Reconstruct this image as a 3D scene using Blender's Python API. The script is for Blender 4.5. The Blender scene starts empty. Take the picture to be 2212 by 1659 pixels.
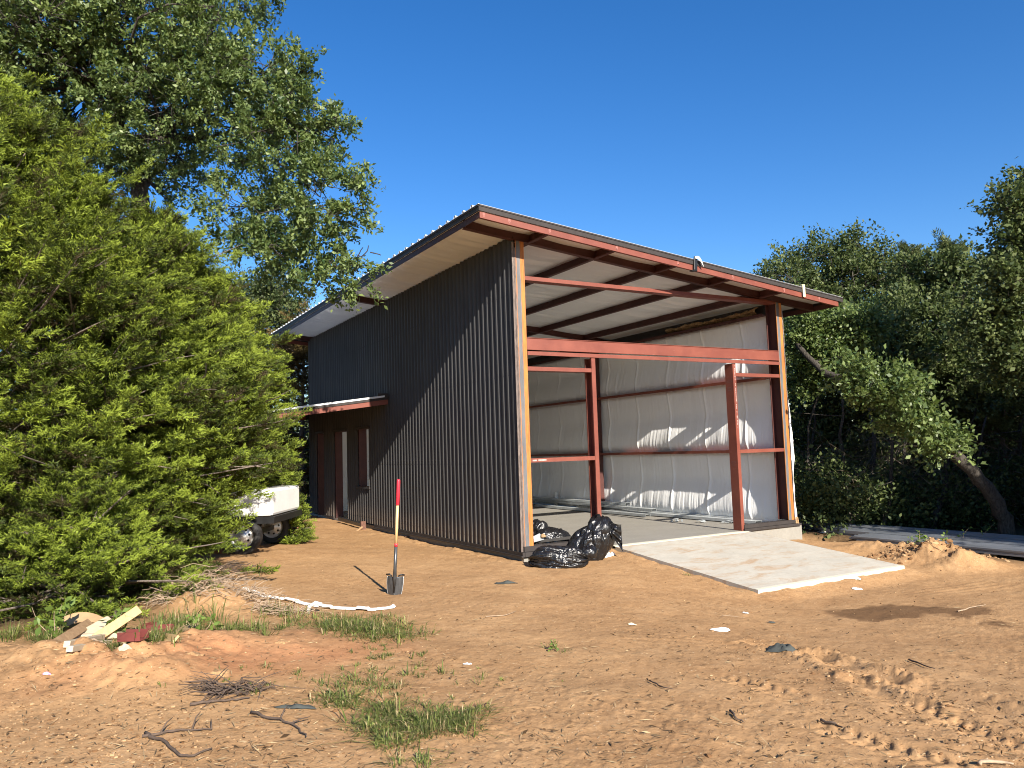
import bpy, math, random
import numpy as np
from mathutils import Vector, Matrix
R = math.radians
rng = np.random.default_rng(7)
random.seed(7)
scene = bpy.context.scene
COL = scene.collection

# ------------------------------------------------------------------ camera
PW, PH, FPX = 2212.0, 1659.0, 1672.3
CAM = np.array([-6.5117, -11.0191, 1.70])
YAW, PITCH, ROLL = 0.5257, 0.0857, -0.0320
_f = np.array([math.sin(YAW)*math.cos(PITCH), math.cos(YAW)*math.cos(PITCH), math.sin(PITCH)])
_r = np.array([math.cos(YAW), -math.sin(YAW), 0.0])
_u = np.cross(_r, _f)
CR = _r*math.cos(ROLL) + _u*math.sin(ROLL)
CU = -_r*math.sin(ROLL) + _u*math.cos(ROLL)
CF = _f
cam_d = bpy.data.cameras.new("camera")
cam = bpy.data.objects.new("camera", cam_d); COL.objects.link(cam)
cam_d.sensor_width = 36.0; cam_d.lens = FPX/PW*36.0
cam_d.clip_end = 2000.0; cam_d.clip_start = 0.05
M = Matrix(((CR[0], CU[0], -CF[0], CAM[0]), (CR[1], CU[1], -CF[1], CAM[1]), (CR[2], CU[2], -CF[2], CAM[2]), (0, 0, 0, 1)))
cam.matrix_world = M
scene.camera = cam

def P(px, py, depth):            # a point seen at a pixel of the 2212 px wide photo, at a distance along the view
    return CAM + depth*(CF + CR*(px-PW/2)/FPX - CU*(py-PH/2)/FPX)

# ------------------------------------------------------------------ light
SUN_TRAVEL = Vector((0.10, 1.0, -0.54)).normalized()
sd = bpy.data.lights.new("sun", 'SUN'); sun = bpy.data.objects.new("sun", sd); COL.objects.link(sun)
sd.energy = 5.0; sd.angle = R(0.53); sd.color = (1.0, 0.92, 0.80)
sun.rotation_euler = SUN_TRAVEL.to_track_quat('-Z', 'Y').to_euler()
W_ = bpy.data.worlds.new("World"); scene.world = W_; W_.use_nodes = True
nt = W_.node_tree; nt.nodes.clear()
sky = nt.nodes.new("ShaderNodeTexSky"); sky.sky_type = 'NISHITA'; sky.sun_disc = False
sky.sun_elevation = R(28.3); sky.sun_rotation = math.pi+0.10
sky.altitude = 300; sky.air_density = 1.0; sky.dust_density = 0.25; sky.ozone_density = 3.2
hs = nt.nodes.new("ShaderNodeHueSaturation"); hs.inputs['Saturation'].default_value = 1.31; hs.inputs['Hue'].default_value = .508
bg = nt.nodes.new("ShaderNodeBackground"); bg.inputs[1].default_value = 0.082
wo = nt.nodes.new("ShaderNodeOutputWorld")
nt.links.new(sky.outputs[0], hs.inputs['Color']); nt.links.new(hs.outputs[0], bg.inputs[0]); nt.links.new(bg.outputs[0], wo.inputs[0])
vs = scene.view_settings; vs.view_transform = 'Standard'; vs.look = 'None'; vs.gamma = 1.0; vs.exposure = 1.15
scene.render.engine = 'CYCLES'
scene.cycles.max_bounces = 7; scene.cycles.diffuse_bounces = 5; scene.cycles.glossy_bounces = 3
scene.cycles.transmission_bounces = 4; scene.cycles.transparent_max_bounces = 4
scene.cycles.caustics_reflective = False; scene.cycles.caustics_refractive = False
scene.cycles.use_denoising = True; scene.cycles.filter_width = 1.05

# ------------------------------------------------------------------ noise
_T = np.random.default_rng(3).random((256, 256))
def vnoise(x, y, s=0):
    x = np.asarray(x, float)+s*17.31; y = np.asarray(y, float)+s*9.77
    xi = np.floor(x).astype(int); yi = np.floor(y).astype(int); fx = x-xi; fy = y-yi
    fx = fx*fx*fx*(fx*(fx*6-15)+10); fy = fy*fy*fy*(fy*(fy*6-15)+10)
    a = _T[xi & 255, yi & 255]; b = _T[(xi+1) & 255, yi & 255]; c = _T[xi & 255, (yi+1) & 255]; d = _T[(xi+1) & 255, (yi+1) & 255]
    return (a*(1-fx)+b*fx)*(1-fy)+(c*(1-fx)+d*fx)*fy - .5
def fbm(x, y, o=4, s=0):
    t = 0; a = 1.0
    for k in range(o):
        t = t+a*vnoise(x*2**k*1.03, y*2**k*.97, s+k*5); a *= .5
    return t

# ------------------------------------------------------------------ ground height
_gp = np.array([(-6.5,-11,.06),(-4,-8,.02),(-1,-8,-.12),(3,-8,-.32),(8,-8,-.42),(-2.8,-1.5,-.08),(-1.5,-3,-.12),(-.5,-.5,-.12),
 (.7,-1.2,-.15),(1,-2.5,-.25),(1.8,-3.7,-.44),(5,-3.7,-.46),(6.5,-.3,-.29),(7,-2,-.36),(9,2,-.36),(12,6,-.4),(-.3,4,-.12),(-.3,8,-.06),
 (-3,3,.06),(-5,1,.08),(-7,-1,.08),(-8,4,.1),(-3,10,0),(-6,-4,.1),(-8,-5,.1),(3,-5,-.40),(6,-5,-.44),(-2,14,0),(8,12,-.3),(16,-2,-.4)])
# smooth fit of the measured heights (multiquadric)
_c2 = 1.6**2
_A = np.sqrt(((_gp[:, None, :2]-_gp[None, :, :2])**2).sum(-1)+_c2)
_w = np.linalg.solve(_A+np.eye(len(_gp))*.0*1, _gp[:, 2]+.15)
def base_h(x, y):
    h = 0
    for (gx, gy, _), w in zip(_gp, _w): h = h+w*np.sqrt((x-gx)**2+(y-gy)**2+_c2)
    h = h-.15
    r = np.hypot(x-1, y-1)
    k = np.clip((r-11)/9, 0, 1)
    return h*(1-k)+(-.15)*k
def apron_z(y): return -.012+(y+.02)*.0965
AX0, AX1, AY0, AY1 = 1.79, 5.08, -3.27, -.02
def G0(px, py, z=-.1, it=6):        # ground point under a pixel (smooth ground)
    d = CF + CR*(px-PW/2)/FPX - CU*(py-PH/2)/FPX
    for _ in range(it):
        t = (z-CAM[2])/d[2]; p = CAM+t*d; z = float(base_h(p[0], p[1]))
    return np.array([p[0], p[1], z])
def seg_dist(x, y, a, b):
    ax, ay = a[0], a[1]; bx, by = b[0], b[1]; dx, dy = bx-ax, by-ay; L2 = dx*dx+dy*dy
    t = np.clip(((x-ax)*dx+(y-ay)*dy)/L2, 0, 1)
    s = ((x-ax)*(-dy)+(y-ay)*dx)/math.sqrt(L2)
    return np.hypot(x-ax-t*dx, y-ay-t*dy), t*math.sqrt(L2), s
# tyre tracks (pairs of pixels on the photo)
def _ga(px, py): return G0(px, py)
RUTS = [((1640, 1392), (1760, 1415), .16, 1.0), ((1760, 1415), (1900, 1462), .17, 1.15), ((1900, 1462), (2230, 1560), .2, .95),
        ((1790, 1430), (1860, 1478), .1, .45), ((1860, 1478), (1960, 1545), .12, .4),
        ((1760, 1428), (2010, 1540), .09, .35)]
TREADS = [((1900, 1500), (2260, 1640), .26), ((1725, 1555), (2120, 1670), .30), ((1500, 1450), (1700, 1500), .3)]
STREAKS = [((1600, 1600), (2212, 1640)), ((1450, 1385), (1700, 1400)), ((1950, 1290), (2260, 1240))]
RUTW = [(_ga(*a), _ga(*b), w, s) for a, b, w, s in RUTS]
TREADW = [(_ga(*a), _ga(*b), w) for a, b, w in TREADS]
STREAKW = [(_ga(*a), _ga(*b)) for a, b in STREAKS]
MOUNDS = [((2030, 1212), .55, .30, .36), ((1960, 1200), .38, .28, .2), ((1900, 1190), .4, .3, .14), ((2085, 1225), .5, .3, .22), ((1850, 1185), .5, .3, .06), ((450, 1316), .45, .32, .22)]
MOUNDW = [(_ga(*p), a, b, h) for p, a, b, h in MOUNDS]
BERM = [((-60, 1420), (130, 1440), .10), ((130, 1440), (300, 1462), .10), ((300, 1455), (420, 1400), .07), ((420, 1400), (640, 1385), .05)]
BERMW = [(_ga(*a), _ga(*b), h) for a, b, h in BERM]
PIT = _ga(1790, 1160)
def H(x, y):
    x = np.asarray(x, float); y = np.asarray(y, float)
    h = base_h(x, y)
    near = np.exp(-np.clip(np.hypot(x, y+3)-14, 0, 99)/8)
    h = h+near*(.030*fbm(x*.7, y*.7, 3, 1)+.012*fbm(x*2.6, y*2.6, 4, 2)+.005*fbm(x*11, y*11, 3, 3))
    rough = np.clip(vnoise(x*.9, y*.9, 11)*2+.35, 0, 1)
    h = h+near*rough*.007*np.maximum(0, fbm(x*26, y*26, 2, 4))*2
    for a, b, w, s in RUTW:
        d, l, sg = seg_dist(x, y, a, b)
        if d.size == 0: continue
        k = np.exp(-(d/w)**2); kk = np.exp(-((d-w*1.35)/(w*.5))**2)
        n = fbm(x*9, y*9, 3, 6)
        h = h+s*(-.036*np.exp(-(d/(w*.62))**2)*(1+n*.35)+.026*kk*np.maximum(0, .8+.7*n+.5*fbm(x*30, y*30, 2, 66)))
    for a, b, w in TREADW:
        d, l, sg = seg_dist(x, y, a, b)
        k = np.clip((w*.5-d)/.03, 0, 1)
        q = (l+np.abs(sg)*.55)/.10
        lug = np.clip(np.sin(q*2*math.pi)*2.2, -1, 1)
        bar = np.clip(np.abs(np.sin(sg/w*2.3*math.pi))*3-.6, 0, 1)
        m = np.clip(vnoise(x*1.7, y*1.7, 23)*3+.75, 0, 1)
        h = h+k*m*(-.010+.0075*lug*bar)+m*.006*np.exp(-((d-w*.55)/.04)**2)
    for a, b in STREAKW:
        d, l, sg = seg_dist(x, y, a, b)
        h = h+.010*np.exp(-(d/.35)**2)*np.sin(sg*38+vnoise(x*.5, y*.5, 3)*5)*np.clip(vnoise(x*1.2, y*1.2, 29)*2+.6, 0, 1)
    for p, a, b, hh in MOUNDW:
        # mounds run along the view's right direction
        dx = (x-p[0])*CR[0]+(y-p[1])*CR[1]; dy = (x-p[0])*CF[0]+(y-p[1])*CF[1]
        k = np.exp(-((dx/a)**2+(dy/b)**2))
        h = h+hh*k*(1+.45*fbm(x*5, y*5, 4, 8)+.22*fbm(x*17, y*17, 3, 18))
    for a, b, hh in BERMW:
        d, l, sg = seg_dist(x, y, a, b)
        h = h+hh*np.exp(-(d/.42)**2)*(1+.7*fbm(x*4, y*4, 4, 9))
    d = np.hypot(x-PIT[0], y-PIT[1]); h = h-.28*np.exp(-(d/.42)**2)*(1+.8*fbm(x*5, y*5, 3, 12))
    # bare strip at the wall foot
    h = h+.05*np.exp(-((x+.25)/.22)**2)*np.clip((7-y)/1, 0, 1)*np.clip((y+.3)/.6, 0, 1)*np.maximum(0, .3+fbm(x*6, y*6, 3, 14))
    # under slab and apron
    ins = np.clip(np.minimum(np.minimum(x-.02, 6.6-x), np.minimum(y-.0, 12.6-y))/.08, 0, 1)
    h = h*(1-ins)+(-.35)*ins
    az = apron_z(y)-.045+.035*fbm(x*3.5, y*3.5, 4, 15)
    dx = np.maximum(np.maximum(AX0-x, x-AX1), 0); dy = np.maximum(np.maximum(AY0-y, y-AY1), 0)
    k = np.clip(1-np.hypot(dx, dy)/.5, 0, 1); k = k*k*(3-2*k)
    inside = (x > AX0+.05) & (x < AX1-.05) & (y > AY0+.05) & (y < AY1)
    h = h*(1-k)+np.where(h > az, np.minimum(h, az+.03), az)*k
    h = np.where(inside, apron_z(y)-.2, h)
    return h
def G(px, py):
    p = G0(px, py)
    return np.array([p[0], p[1], float(H(p[0], p[1]))])
def GZ(x, y): return float(H(np.array(x), np.array(y)))

# ------------------------------------------------------------------ mesh helpers
def origin(o):
    v = Vector((0, 0, 0))
    while o is not None: v += o.location; o = o.parent
    return v
def put(name, me, mat, parent):
    o = bpy.data.objects.new(name, me); COL.objects.link(o)
    if parent is not None: o.parent = parent
    if mat is not None:
        for m in (mat if isinstance(mat, (list, tuple)) else [mat]): me.materials.append(m)
    return o
def tag(o, label, cat, group=None, kind=None):
    if label: o['label'] = label
    if cat: o['category'] = cat
    if group: o['group'] = group
    if kind: o['kind'] = kind
    return o
def thing(name, loc, label, cat, group=None):
    o = bpy.data.objects.new(name, None); COL.objects.link(o); o.location = tuple(float(c) for c in loc); o.empty_display_size = .2
    return tag(o, label, cat, group)
class MB:
    def __init__(s): s.v = []; s.f = []
    def poly(s, pts):
        n = len(s.v); s.v += [tuple(map(float, p)) for p in pts]; s.f.append(tuple(range(n, n+len(pts)))); return s
    def hexa(s, p):       # 8 corners: bottom 4 ccw, top 4 ccw
        n = len(s.v); s.v += [tuple(map(float, q)) for q in p]
        for q in ((3,2,1,0),(4,5,6,7),(0,1,5,4),(1,2,6,5),(2,3,7,6),(3,0,4,7)): s.f.append(tuple(n+i for i in q))
        return s
    def box(s, x0, x1, y0, y1, z0, z1):
        return s.hexa([(x0,y0,z0),(x1,y0,z0),(x1,y1,z0),(x0,y1,z0),(x0,y0,z1),(x1,y0,z1),(x1,y1,z1),(x0,y1,z1)])
    def sbox(s, x0, x1, y0, y1, z0, z1, k):      # box whose z follows z + k*x
        return s.hexa([(x0,y0,z0+k*x0),(x1,y0,z0+k*x1),(x1,y1,z0+k*x1),(x0,y1,z0+k*x0),(x0,y0,z1+k*x0),(x1,y0,z1+k*x1),(x1,y1,z1+k*x1),(x0,y1,z1+k*x0)])
    def obox(s, c, size, mat):                   # oriented box
        c = Vector(c); hx, hy, hz = (q/2 for q in size)
        pts = [(-hx,-hy,-hz),(hx,-hy,-hz),(hx,hy,-hz),(-hx,hy,-hz),(-hx,-hy,hz),(hx,-hy,hz),(hx,hy,hz),(-hx,hy,hz)]
        return s.hexa([c+mat@Vector(p) for p in pts])
    def sweep(s, prof, a, b, up=(0,0,1), closed=True):   # profile (side, up) swept from a to b
        a = Vector(a); b = Vector(b); d = (b-a).normalized(); u = Vector(up); sd_ = d.cross(u).normalized(); u = sd_.cross(d)
        n = len(s.v); m = len(prof)
        for e in (a, b): s.v += [tuple(e+sd_*p[0]+u*p[1]) for p in prof]
        for i in range(m if closed else m-1):
            j = (i+1) % m; s.f.append((n+i, n+j, n+m+j, n+m+i))
        if closed: s.f.append(tuple(n+i for i in reversed(range(m)))); s.f.append(tuple(n+m+i for i in range(m)))
        return s
    def tube(s, pts, rad, n=6, cap=True):
        pts = [Vector(p) for p in pts]; k = len(pts)
        if not hasattr(rad, '__len__'): rad = [rad]*k
        base = len(s.v); prev = None
        for i, p in enumerate(pts):
            d = (pts[min(i+1, k-1)]-pts[max(i-1, 0)])
            d = d.normalized() if d.length > 1e-9 else Vector((0, 0, 1))
            if prev is None:
                a = Vector((1, 0, 0)) if abs(d.x) < .8 else Vector((0, 1, 0)); x = d.cross(a).normalized()
            else: x = (prev-d*prev.dot(d)); x = x.normalized() if x.length > 1e-6 else d.orthogonal().normalized()
            prev = x; y = d.cross(x)
            for j in range(n):
                t = 2*math.pi*j/n; s.v.append(tuple(p+(x*math.cos(t)+y*math.sin(t))*rad[i]))
        for i in range(k-1):
            for j in range(n):
                a = base+i*n+j; b = base+i*n+(j+1) % n; s.f.append((a, b, b+n, a+n))
        if cap:
            s.f.append(tuple(base+j for j in reversed(range(n)))); s.f.append(tuple(base+(k-1)*n+j for j in range(n)))
        return s
    def grid(s, fn, nu, nv):
        n = len(s.v)
        for i in range(nu+1):
            for j in range(nv+1): s.v.append(tuple(map(float, fn(i/nu, j/nv))))
        for i in range(nu):
            for j in range(nv):
                a = n+i*(nv+1)+j; s.f.append((a, a+nv+1, a+nv+2, a+1))
        return s
    def build(s, name, mat, parent=None, smooth=False, loc=None, bevel=0, tris=False):
        og = origin(parent) if parent is not None else Vector(loc if loc is not None else (0, 0, 0))
        me = bpy.data.meshes.new(name)
        me.from_pydata([tuple(Vector(v)-og) for v in s.v], [], s.f); me.update()
        if smooth: me.polygons.foreach_set('use_smooth', [True]*len(me.polygons))
        o = put(name, me, mat, parent)
        if parent is None: o.location = og
        if bevel:
            m = o.modifiers.new("bevel", 'BEVEL'); m.width = bevel; m.segments = 2; m.limit_method = 'ANGLE'
        return o
def np_mesh(name, verts, k, mat, parent, attrs=None, smooth=False, loc=None):
    """verts (N,3); faces are consecutive runs of k verts."""
    og = np.array(origin(parent)) if parent is not None else np.array(loc if loc is not None else (0, 0, 0), float)
    v = (np.asarray(verts, np.float64)-og).astype(np.float32); n = len(v); nf = n//k
    me = bpy.data.meshes.new(name)
    me.vertices.add(n); me.vertices.foreach_set('co', v.ravel())
    me.loops.add(n); me.loops.foreach_set('vertex_index', np.arange(n, dtype=np.int32))
    me.polygons.add(nf); me.polygons.foreach_set('loop_start', np.arange(0, n, k, dtype=np.int32))
    me.update(calc_edges=True)
    for an, av in (attrs or {}).items():
        a = me.attributes.new(an, 'FLOAT', 'FACE'); a.data.foreach_set('value', np.asarray(av, np.float32))
    o = put(name, me, mat, parent)
    if parent is None: o.location = tuple(og)
    return o

# ------------------------------------------------------------------ materials
def mat(name, base=(.5,.5,.5), rough=.6, metal=0., spec=.5):
    m = bpy.data.materials.new(name); m.use_nodes = True
    b = m.node_tree.nodes['Principled BSDF']
    b.inputs['Base Color'].default_value = (*base, 1); b.inputs['Roughness'].default_value = rough
    b.inputs['Metallic'].default_value = metal; b.inputs['Specular IOR Level'].default_value = spec
    return m, m.node_tree, b
def N(nt, t, **kw):
    n = nt.nodes.new(t)
    for k, v in kw.items():
        if k in n.inputs: n.inputs[k].default_value = v
        else: setattr(n, k, v)
    return n
def coords(nt, scale=(1,1,1), kind='Object'):
    tc = N(nt, "ShaderNodeTexCoord"); mp = N(nt, "ShaderNodeMapping"); mp.inputs['Scale'].default_value = scale
    nt.links.new(tc.outputs[kind], mp.inputs[0]); return mp.outputs[0]
def noise(nt, vec, scale, detail=6, rough=.6, dist=0):
    n = N(nt, "ShaderNodeTexNoise"); n.inputs['Scale'].default_value = scale; n.inputs['Detail'].default_value = detail
    n.inputs['Roughness'].default_value = rough; n.inputs['Distortion'].default_value = dist
    nt.links.new(vec, n.inputs['Vector']); return n.outputs[0]
def ramp(nt, fac, stops):
    r = N(nt, "ShaderNodeValToRGB"); e = r.color_ramp.elements
    while len(e) < len(stops): e.new(.5)
    for el, (p, c) in zip(e, stops):
        el.position = p; el.color = (*c, 1) if len(c) == 3 else c
    nt.links.new(fac, r.inputs[0]); return r.outputs[0]
def mix(nt, fac, a, b, mode='MIX'):
    m = N(nt, "ShaderNodeMix"); m.data_type = 'RGBA'; m.blend_type = mode
    for s, v in ((m.inputs[0], fac), (m.inputs[6], a), (m.inputs[7], b)):
        if hasattr(v, 'links') or isinstance(v, bpy.types.NodeSocket): nt.links.new(v, s)
        else: s.default_value = v if not isinstance(v, tuple) else ((*v, 1) if len(v) == 3 else v)
    return m.outputs[2]
def bump(nt, b, h, strength=.3, dist=.01, chain=None):
    n = N(nt, "ShaderNodeBump"); n.inputs['Strength'].default_value = strength; n.inputs['Distance'].default_value = dist
    nt.links.new(h, n.inputs['Height'])
    if chain is not None: nt.links.new(chain, n.inputs['Normal'])
    nt.links.new(n.outputs[0], b.inputs['Normal']); return n.outputs[0]
def vary(m, nt, b, base, amt=.25, scale=6, stretch=(1,1,1), bmp=.1, bscale=40, bdist=.004):
    v = coords(nt, stretch); f = noise(nt, v, scale, 6, .65)
    lo = tuple(c*(1-amt) for c in base); hi = tuple(min(1, c*(1+amt)) for c in base)
    c = ramp(nt, f, [(.3, lo), (.7, hi)]); nt.links.new(c, b.inputs['Base Color'])
    if bmp: bump(nt, b, noise(nt, v, bscale, 4), bmp, bdist)
    return c
def simple(name, base, rough=.6, metal=0., amt=.2, scale=6, stretch=(1,1,1), bmp=.12, bscale=40, bdist=.004, spec=.5):
    m, nt, b = mat(name, base, rough, metal, spec); vary(m, nt, b, base, amt, scale, stretch, bmp, bscale, bdist); return m

# red oxide primed steel with scuffs and chalky scrapes
def red_primer():
    m, nt, b = mat("red_primer", rough=.55)
    v = coords(nt); f = noise(nt, v, 2.5, 6, .6)
    c = ramp(nt, f, [(.3, (.142, .034, .021)), (.7, (.205, .057, .035))])
    vs_ = coords(nt, (1.5, 1.5, 9)); s = noise(nt, vs_, 4, 8, .75)
    k = ramp(nt, s, [(.60, (0, 0, 0)), (.72, (.5, .5, .5))])
    c = mix(nt, k, c, (.34, .18, .135)); nt.links.new(c, b.inputs['Base Color'])
    bump(nt, b, noise(nt, v, 60, 3), .08, .002); return m
M_RED = red_primer()
def mill_steel():          # bare corner column: blue grey mill scale with a broad orange rust band along one edge
    m, nt, b = mat("weathered_column_steel", rough=.6, metal=.15)
    tc = N(nt, "ShaderNodeTexCoord"); sp = N(nt, "ShaderNodeSeparateXYZ"); nt.links.new(tc.outputs['Generated'], sp.inputs[0])
    ad = N(nt, "ShaderNodeMath"); ad.operation = 'MULTIPLY_ADD'; ad.inputs[1].default_value = .30; 
    f = noise(nt, coords(nt, (6, 6, 1.0)), 3, 6, .65); nt.links.new(f, ad.inputs[0]); nt.links.new(sp.outputs[0], ad.inputs[2])
    rust = ramp(nt, noise(nt, coords(nt, (5, 5, .6)), 4, 6, .7), [(.3, (.26, .085, .02)), (.7, (.58, .22, .050))])
    steel = ramp(nt, noise(nt, coords(nt, (3, 3, .5)), 5, 6, .7), [(.3, (.085, .085, .09)), (.72, (.17, .168, .17))])
    k = ramp(nt, ad.outputs[0], [(.18, (1, 1, 1)), (.24, (.0, .0, .0)), (.64, (0, 0, 0)), (.70, (1, 1, 1))])
    c = mix(nt, k, steel, rust); nt.links.new(c, b.inputs['Base Color']); bump(nt, b, noise(nt, coords(nt), 90, 3), .15, .002); return m
M_COL = mill_steel()
M_REDSHADE = simple("shaded_red_primer", (.068, .020, .016), .6, 0, .25, 3)  # the same red primer with the shade on it put into the colour
def siding():
    m, nt, b = mat("dark_bronze_siding", rough=.55, metal=.0, spec=.06)
    f = noise(nt, coords(nt, (1, 1, .25)), 3, 5, .6)
    c = ramp(nt, f, [(.25, (.053, .0525, .053)), (.75, (.081, .080, .080))])
    g = N(nt, "ShaderNodeNewGeometry"); sp = N(nt, "ShaderNodeSeparateXYZ"); nt.links.new(g.outputs['Position'], sp.inputs[0])
    mr = N(nt, "ShaderNodeMapRange"); nt.links.new(sp.outputs[2], mr.inputs[0]); mr.inputs[1].default_value = .05; mr.inputs[2].default_value = .5
    mr.inputs[3].default_value = .55; mr.inputs[4].default_value = 0
    sn = noise(nt, coords(nt), 9, 6, .7); mu = N(nt, "ShaderNodeMath"); mu.operation = 'MULTIPLY'; nt.links.new(mr.outputs[0], mu.inputs[0]); nt.links.new(sn, mu.inputs[1])
    c = mix(nt, mu.outputs[0], c, (.24, .17, .11)); nt.links.new(c, b.inputs['Base Color'])
    r = ramp(nt, noise(nt, coords(nt, (1, 1, .3)), 8, 5), [(.3, (.5,)*3), (.7, (.6,)*3)]); nt.links.new(r, b.inputs['Roughness']); return m
M_SID = siding()
M_TRIM = simple("dark_bronze_trim", (.045, .039, .037), .55, 0, .15, 5, bmp=.03, spec=.15)
M_GALV = simple("galvanised_steel", (.50, .53, .54), .38, .35, .2, 4, (1, 1, 1), .05)
M_ROOF = simple("white_galvalume_roof", (.74, .76, .78), .35, .1, .1, 3, bmp=.03)
def vinyl(name, base, amt, axis):
    m, nt, b = mat(name, base, .34, 0, .5)
    f = noise(nt, coords(nt), 1.3, 5, .6)
    c = ramp(nt, f, [(.3, tuple(x*(1-amt) for x in base)), (.7, base)])
    nt.links.new(c, b.inputs['Base Color'])
    st = {'z': (1, 14, 1.1), 'x': (1.0, 12, 1)}[axis]
    w = noise(nt, coords(nt, st), 2.2, 5, .6, .4)
    w2 = noise(nt, coords(nt, tuple(2.6*q if i == 1 else q for i, q in enumerate(st))), 3.0, 3, .55, .3)
    n1 = bump(nt, b, w, .32, .015); bump(nt, b, w2, .2, .005, n1)
    return m
M_VIN = vinyl("white_vinyl_insulation_facing", (.89, .895, .895), .04, 'z')
M_SOF = vinyl("off_white_roof_insulation_facing", (.86, .89, .91), .06, 'x')
M_FIB = simple("torn_yellow_brown_fibreglass", (.34, .22, .11), .9, 0, .5, 25, bmp=.8, bscale=60, bdist=.02)
def concrete(name, base, dirt, amount, sc=1.0):
    m, nt, b = mat(name, base, .8, 0, .3)
    v = coords(nt); f = noise(nt, v, 1.6*sc, 8, .62); f2 = noise(nt, v, 14, 6, .7); f3 = noise(nt, coords(nt, (.75, 2.3, 1)), 1.9, 10, .74, .7)
    c = ramp(nt, f, [(.25, tuple(x*.78 for x in base)), (.75, tuple(x*1.08 for x in base))])
    c = mix(nt, .35, c, ramp(nt, f2, [(.3, tuple(x*.7 for x in base)), (.7, tuple(x*1.15 for x in base))]))
    k = ramp(nt, f3, [(amount, (0, 0, 0)), (amount+.14, (.85, .85, .85))]); c = mix(nt, k, c, dirt)
    sp = ramp(nt, noise(nt, v, 55, 2, .5), [(.70, (0, 0, 0)), (.76, (.7, .7, .7))]); c = mix(nt, sp, c, (.16, .12, .08))
    nt.links.new(c, b.inputs['Base Color']); n1 = bump(nt, b, f2, .12, .01); bump(nt, b, noise(nt, v, 150, 3), .2, .003, n1); return m
M_SLAB = concrete("smooth_grey_floor_concrete", (.27, .255, .225), (.30, .235, .16), .62)
M_APRON = concrete("dusty_pale_apron_concrete", (.47, .44, .375), (.37, .255, .155), .515, 1.2)
M_BAG = None
def bagmat():
    m, nt, b = mat("black_bin_bag_plastic", (.010, .010, .011), .24, 0, .6)
    v = coords(nt); w = noise(nt, coords(nt, (1.2, 1.2, .35)), 9, 4, .5, 1.5); w2 = noise(nt, coords(nt, (1, 1, .5)), 26, 3, .5, 1.2)
    n1 = bump(nt, b, w, .55, .03); bump(nt, b, w2, .35, .006, n1)
    d = ramp(nt, noise(nt, v, 5, 6, .7), [(.55, (0,)*3), (.75, (.30,)*3)])
    c = mix(nt, d, (.009, .009, .010), (.06, .048, .036)); nt.links.new(c, b.inputs['Base Color'])
    r = ramp(nt, noise(nt, v, 6, 5, .7), [(.4, (.2,)*3), (.75, (.5,)*3)]); nt.links.new(r, b.inputs['Roughness']); return m
M_BAG = bagmat()
def wood(name, a, bcol, stretch=(12, 12, .8), rough=.6):
    m, nt, b = mat(name, a, rough)
    f = noise(nt, coords(nt, stretch), 3, 6, .65, .6); c = ramp(nt, f, [(.3, a), (.7, bcol)]); nt.links.new(c, b.inputs['Base Color'])
    bump(nt, b, f, .2, .004); return m
M_ASH = wood("varnished_ash_handle", (.58, .37, .17), (.72, .50, .25), (30, 30, 1.5), .4)
M_LUM = wood("fresh_pine_board", (.38, .235, .10), (.50, .34, .16), (8, 2, 8), .6)
M_LUMP = wood("pale_sawn_board", (.44, .35, .23), (.54, .45, .32), (4, 8, 8), .65)
M_LUMD = wood("weathered_brown_board", (.25, .15, .075), (.40, .26, .14), (5, 5, 8), .75)
M_CARD = simple("brown_cardboard", (.36, .23, .12), .85, 0, .2, 5)
M_REDP = simple("red_painted_grip", (.62, .025, .045), .4, 0, .12, 5, bmp=.05)
M_BLK = simple("black_painted_steel", (.020, .020, .021), .35, .3, .3, 8, bmp=.1)
M_BLKW = simple("scuffed_black_steel", (.085, .088, .092), .34, .5, .5, 12, (1, 1, .4), .12)
M_SCRAP = simple("dark_trim_offcut_metal", (.045, .042, .040), .32, .2, .3, 6)
M_WHITE = simple("white_plastic", (.80, .80, .77), .45, 0, .08, 4, bmp=.06)
M_PAPER = simple("white_paper_litter", (.82, .81, .78), .8, 0, .06, 10, bmp=.3, bscale=18, bdist=.01)
M_TARP = simple("dark_grey_rag", (.045, .05, .045), .8, 0, .3, 10, bmp=.4, bscale=20, bdist=.01)
M_RUB = simple("tyre_rubber", (.022, .021, .020), .8, 0, .3, 12)
M_RIM = simple("silver_steel_rim", (.62, .61, .58), .4, .4, .12, 6)
M_TRL = simple("white_trailer_panel", (.80, .80, .78), .4, 0, .05, 2, bmp=.02)
M_RUSTY = simple("rusty_brown_steel", (.13, .06, .04), .7, .2, .35, 12)
M_STONE = simple("tan_rock", (.34, .195, .088), .9, 0, .45, 12, bmp=.6, bscale=14, bdist=.02)
M_CLEAR = simple("pale_plastic_wrap", (.72, .68, .60), .3, 0, .12, 8, bmp=.6, bscale=14, bdist=.02)
M_YEL = simple("yellow_web_strap", (.72, .66, .42), .7, 0, .1, 8)
M_STICK = simple("dry_dark_twig_bark", (.085, .058, .042), .9, 0, .35, 20, bmp=.4)
M_STICKP = simple("dry_pale_twig_bark", (.33, .24, .16), .9, 0, .3, 20, bmp=.4)
M_OFFR = simple("oxide_red_offcut", (.15, .036, .030), .5, 0, .25, 6)
M_PRINT = simple("white_ink_print", (.48, .38, .34), .7, 0, .1, 10, bmp=0)
M_PANEL = simple("blue_grey_panel_sheet", (.20, .215, .235), .36, .25, .25, 2.5, (1, .3, 1), .05)
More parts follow.
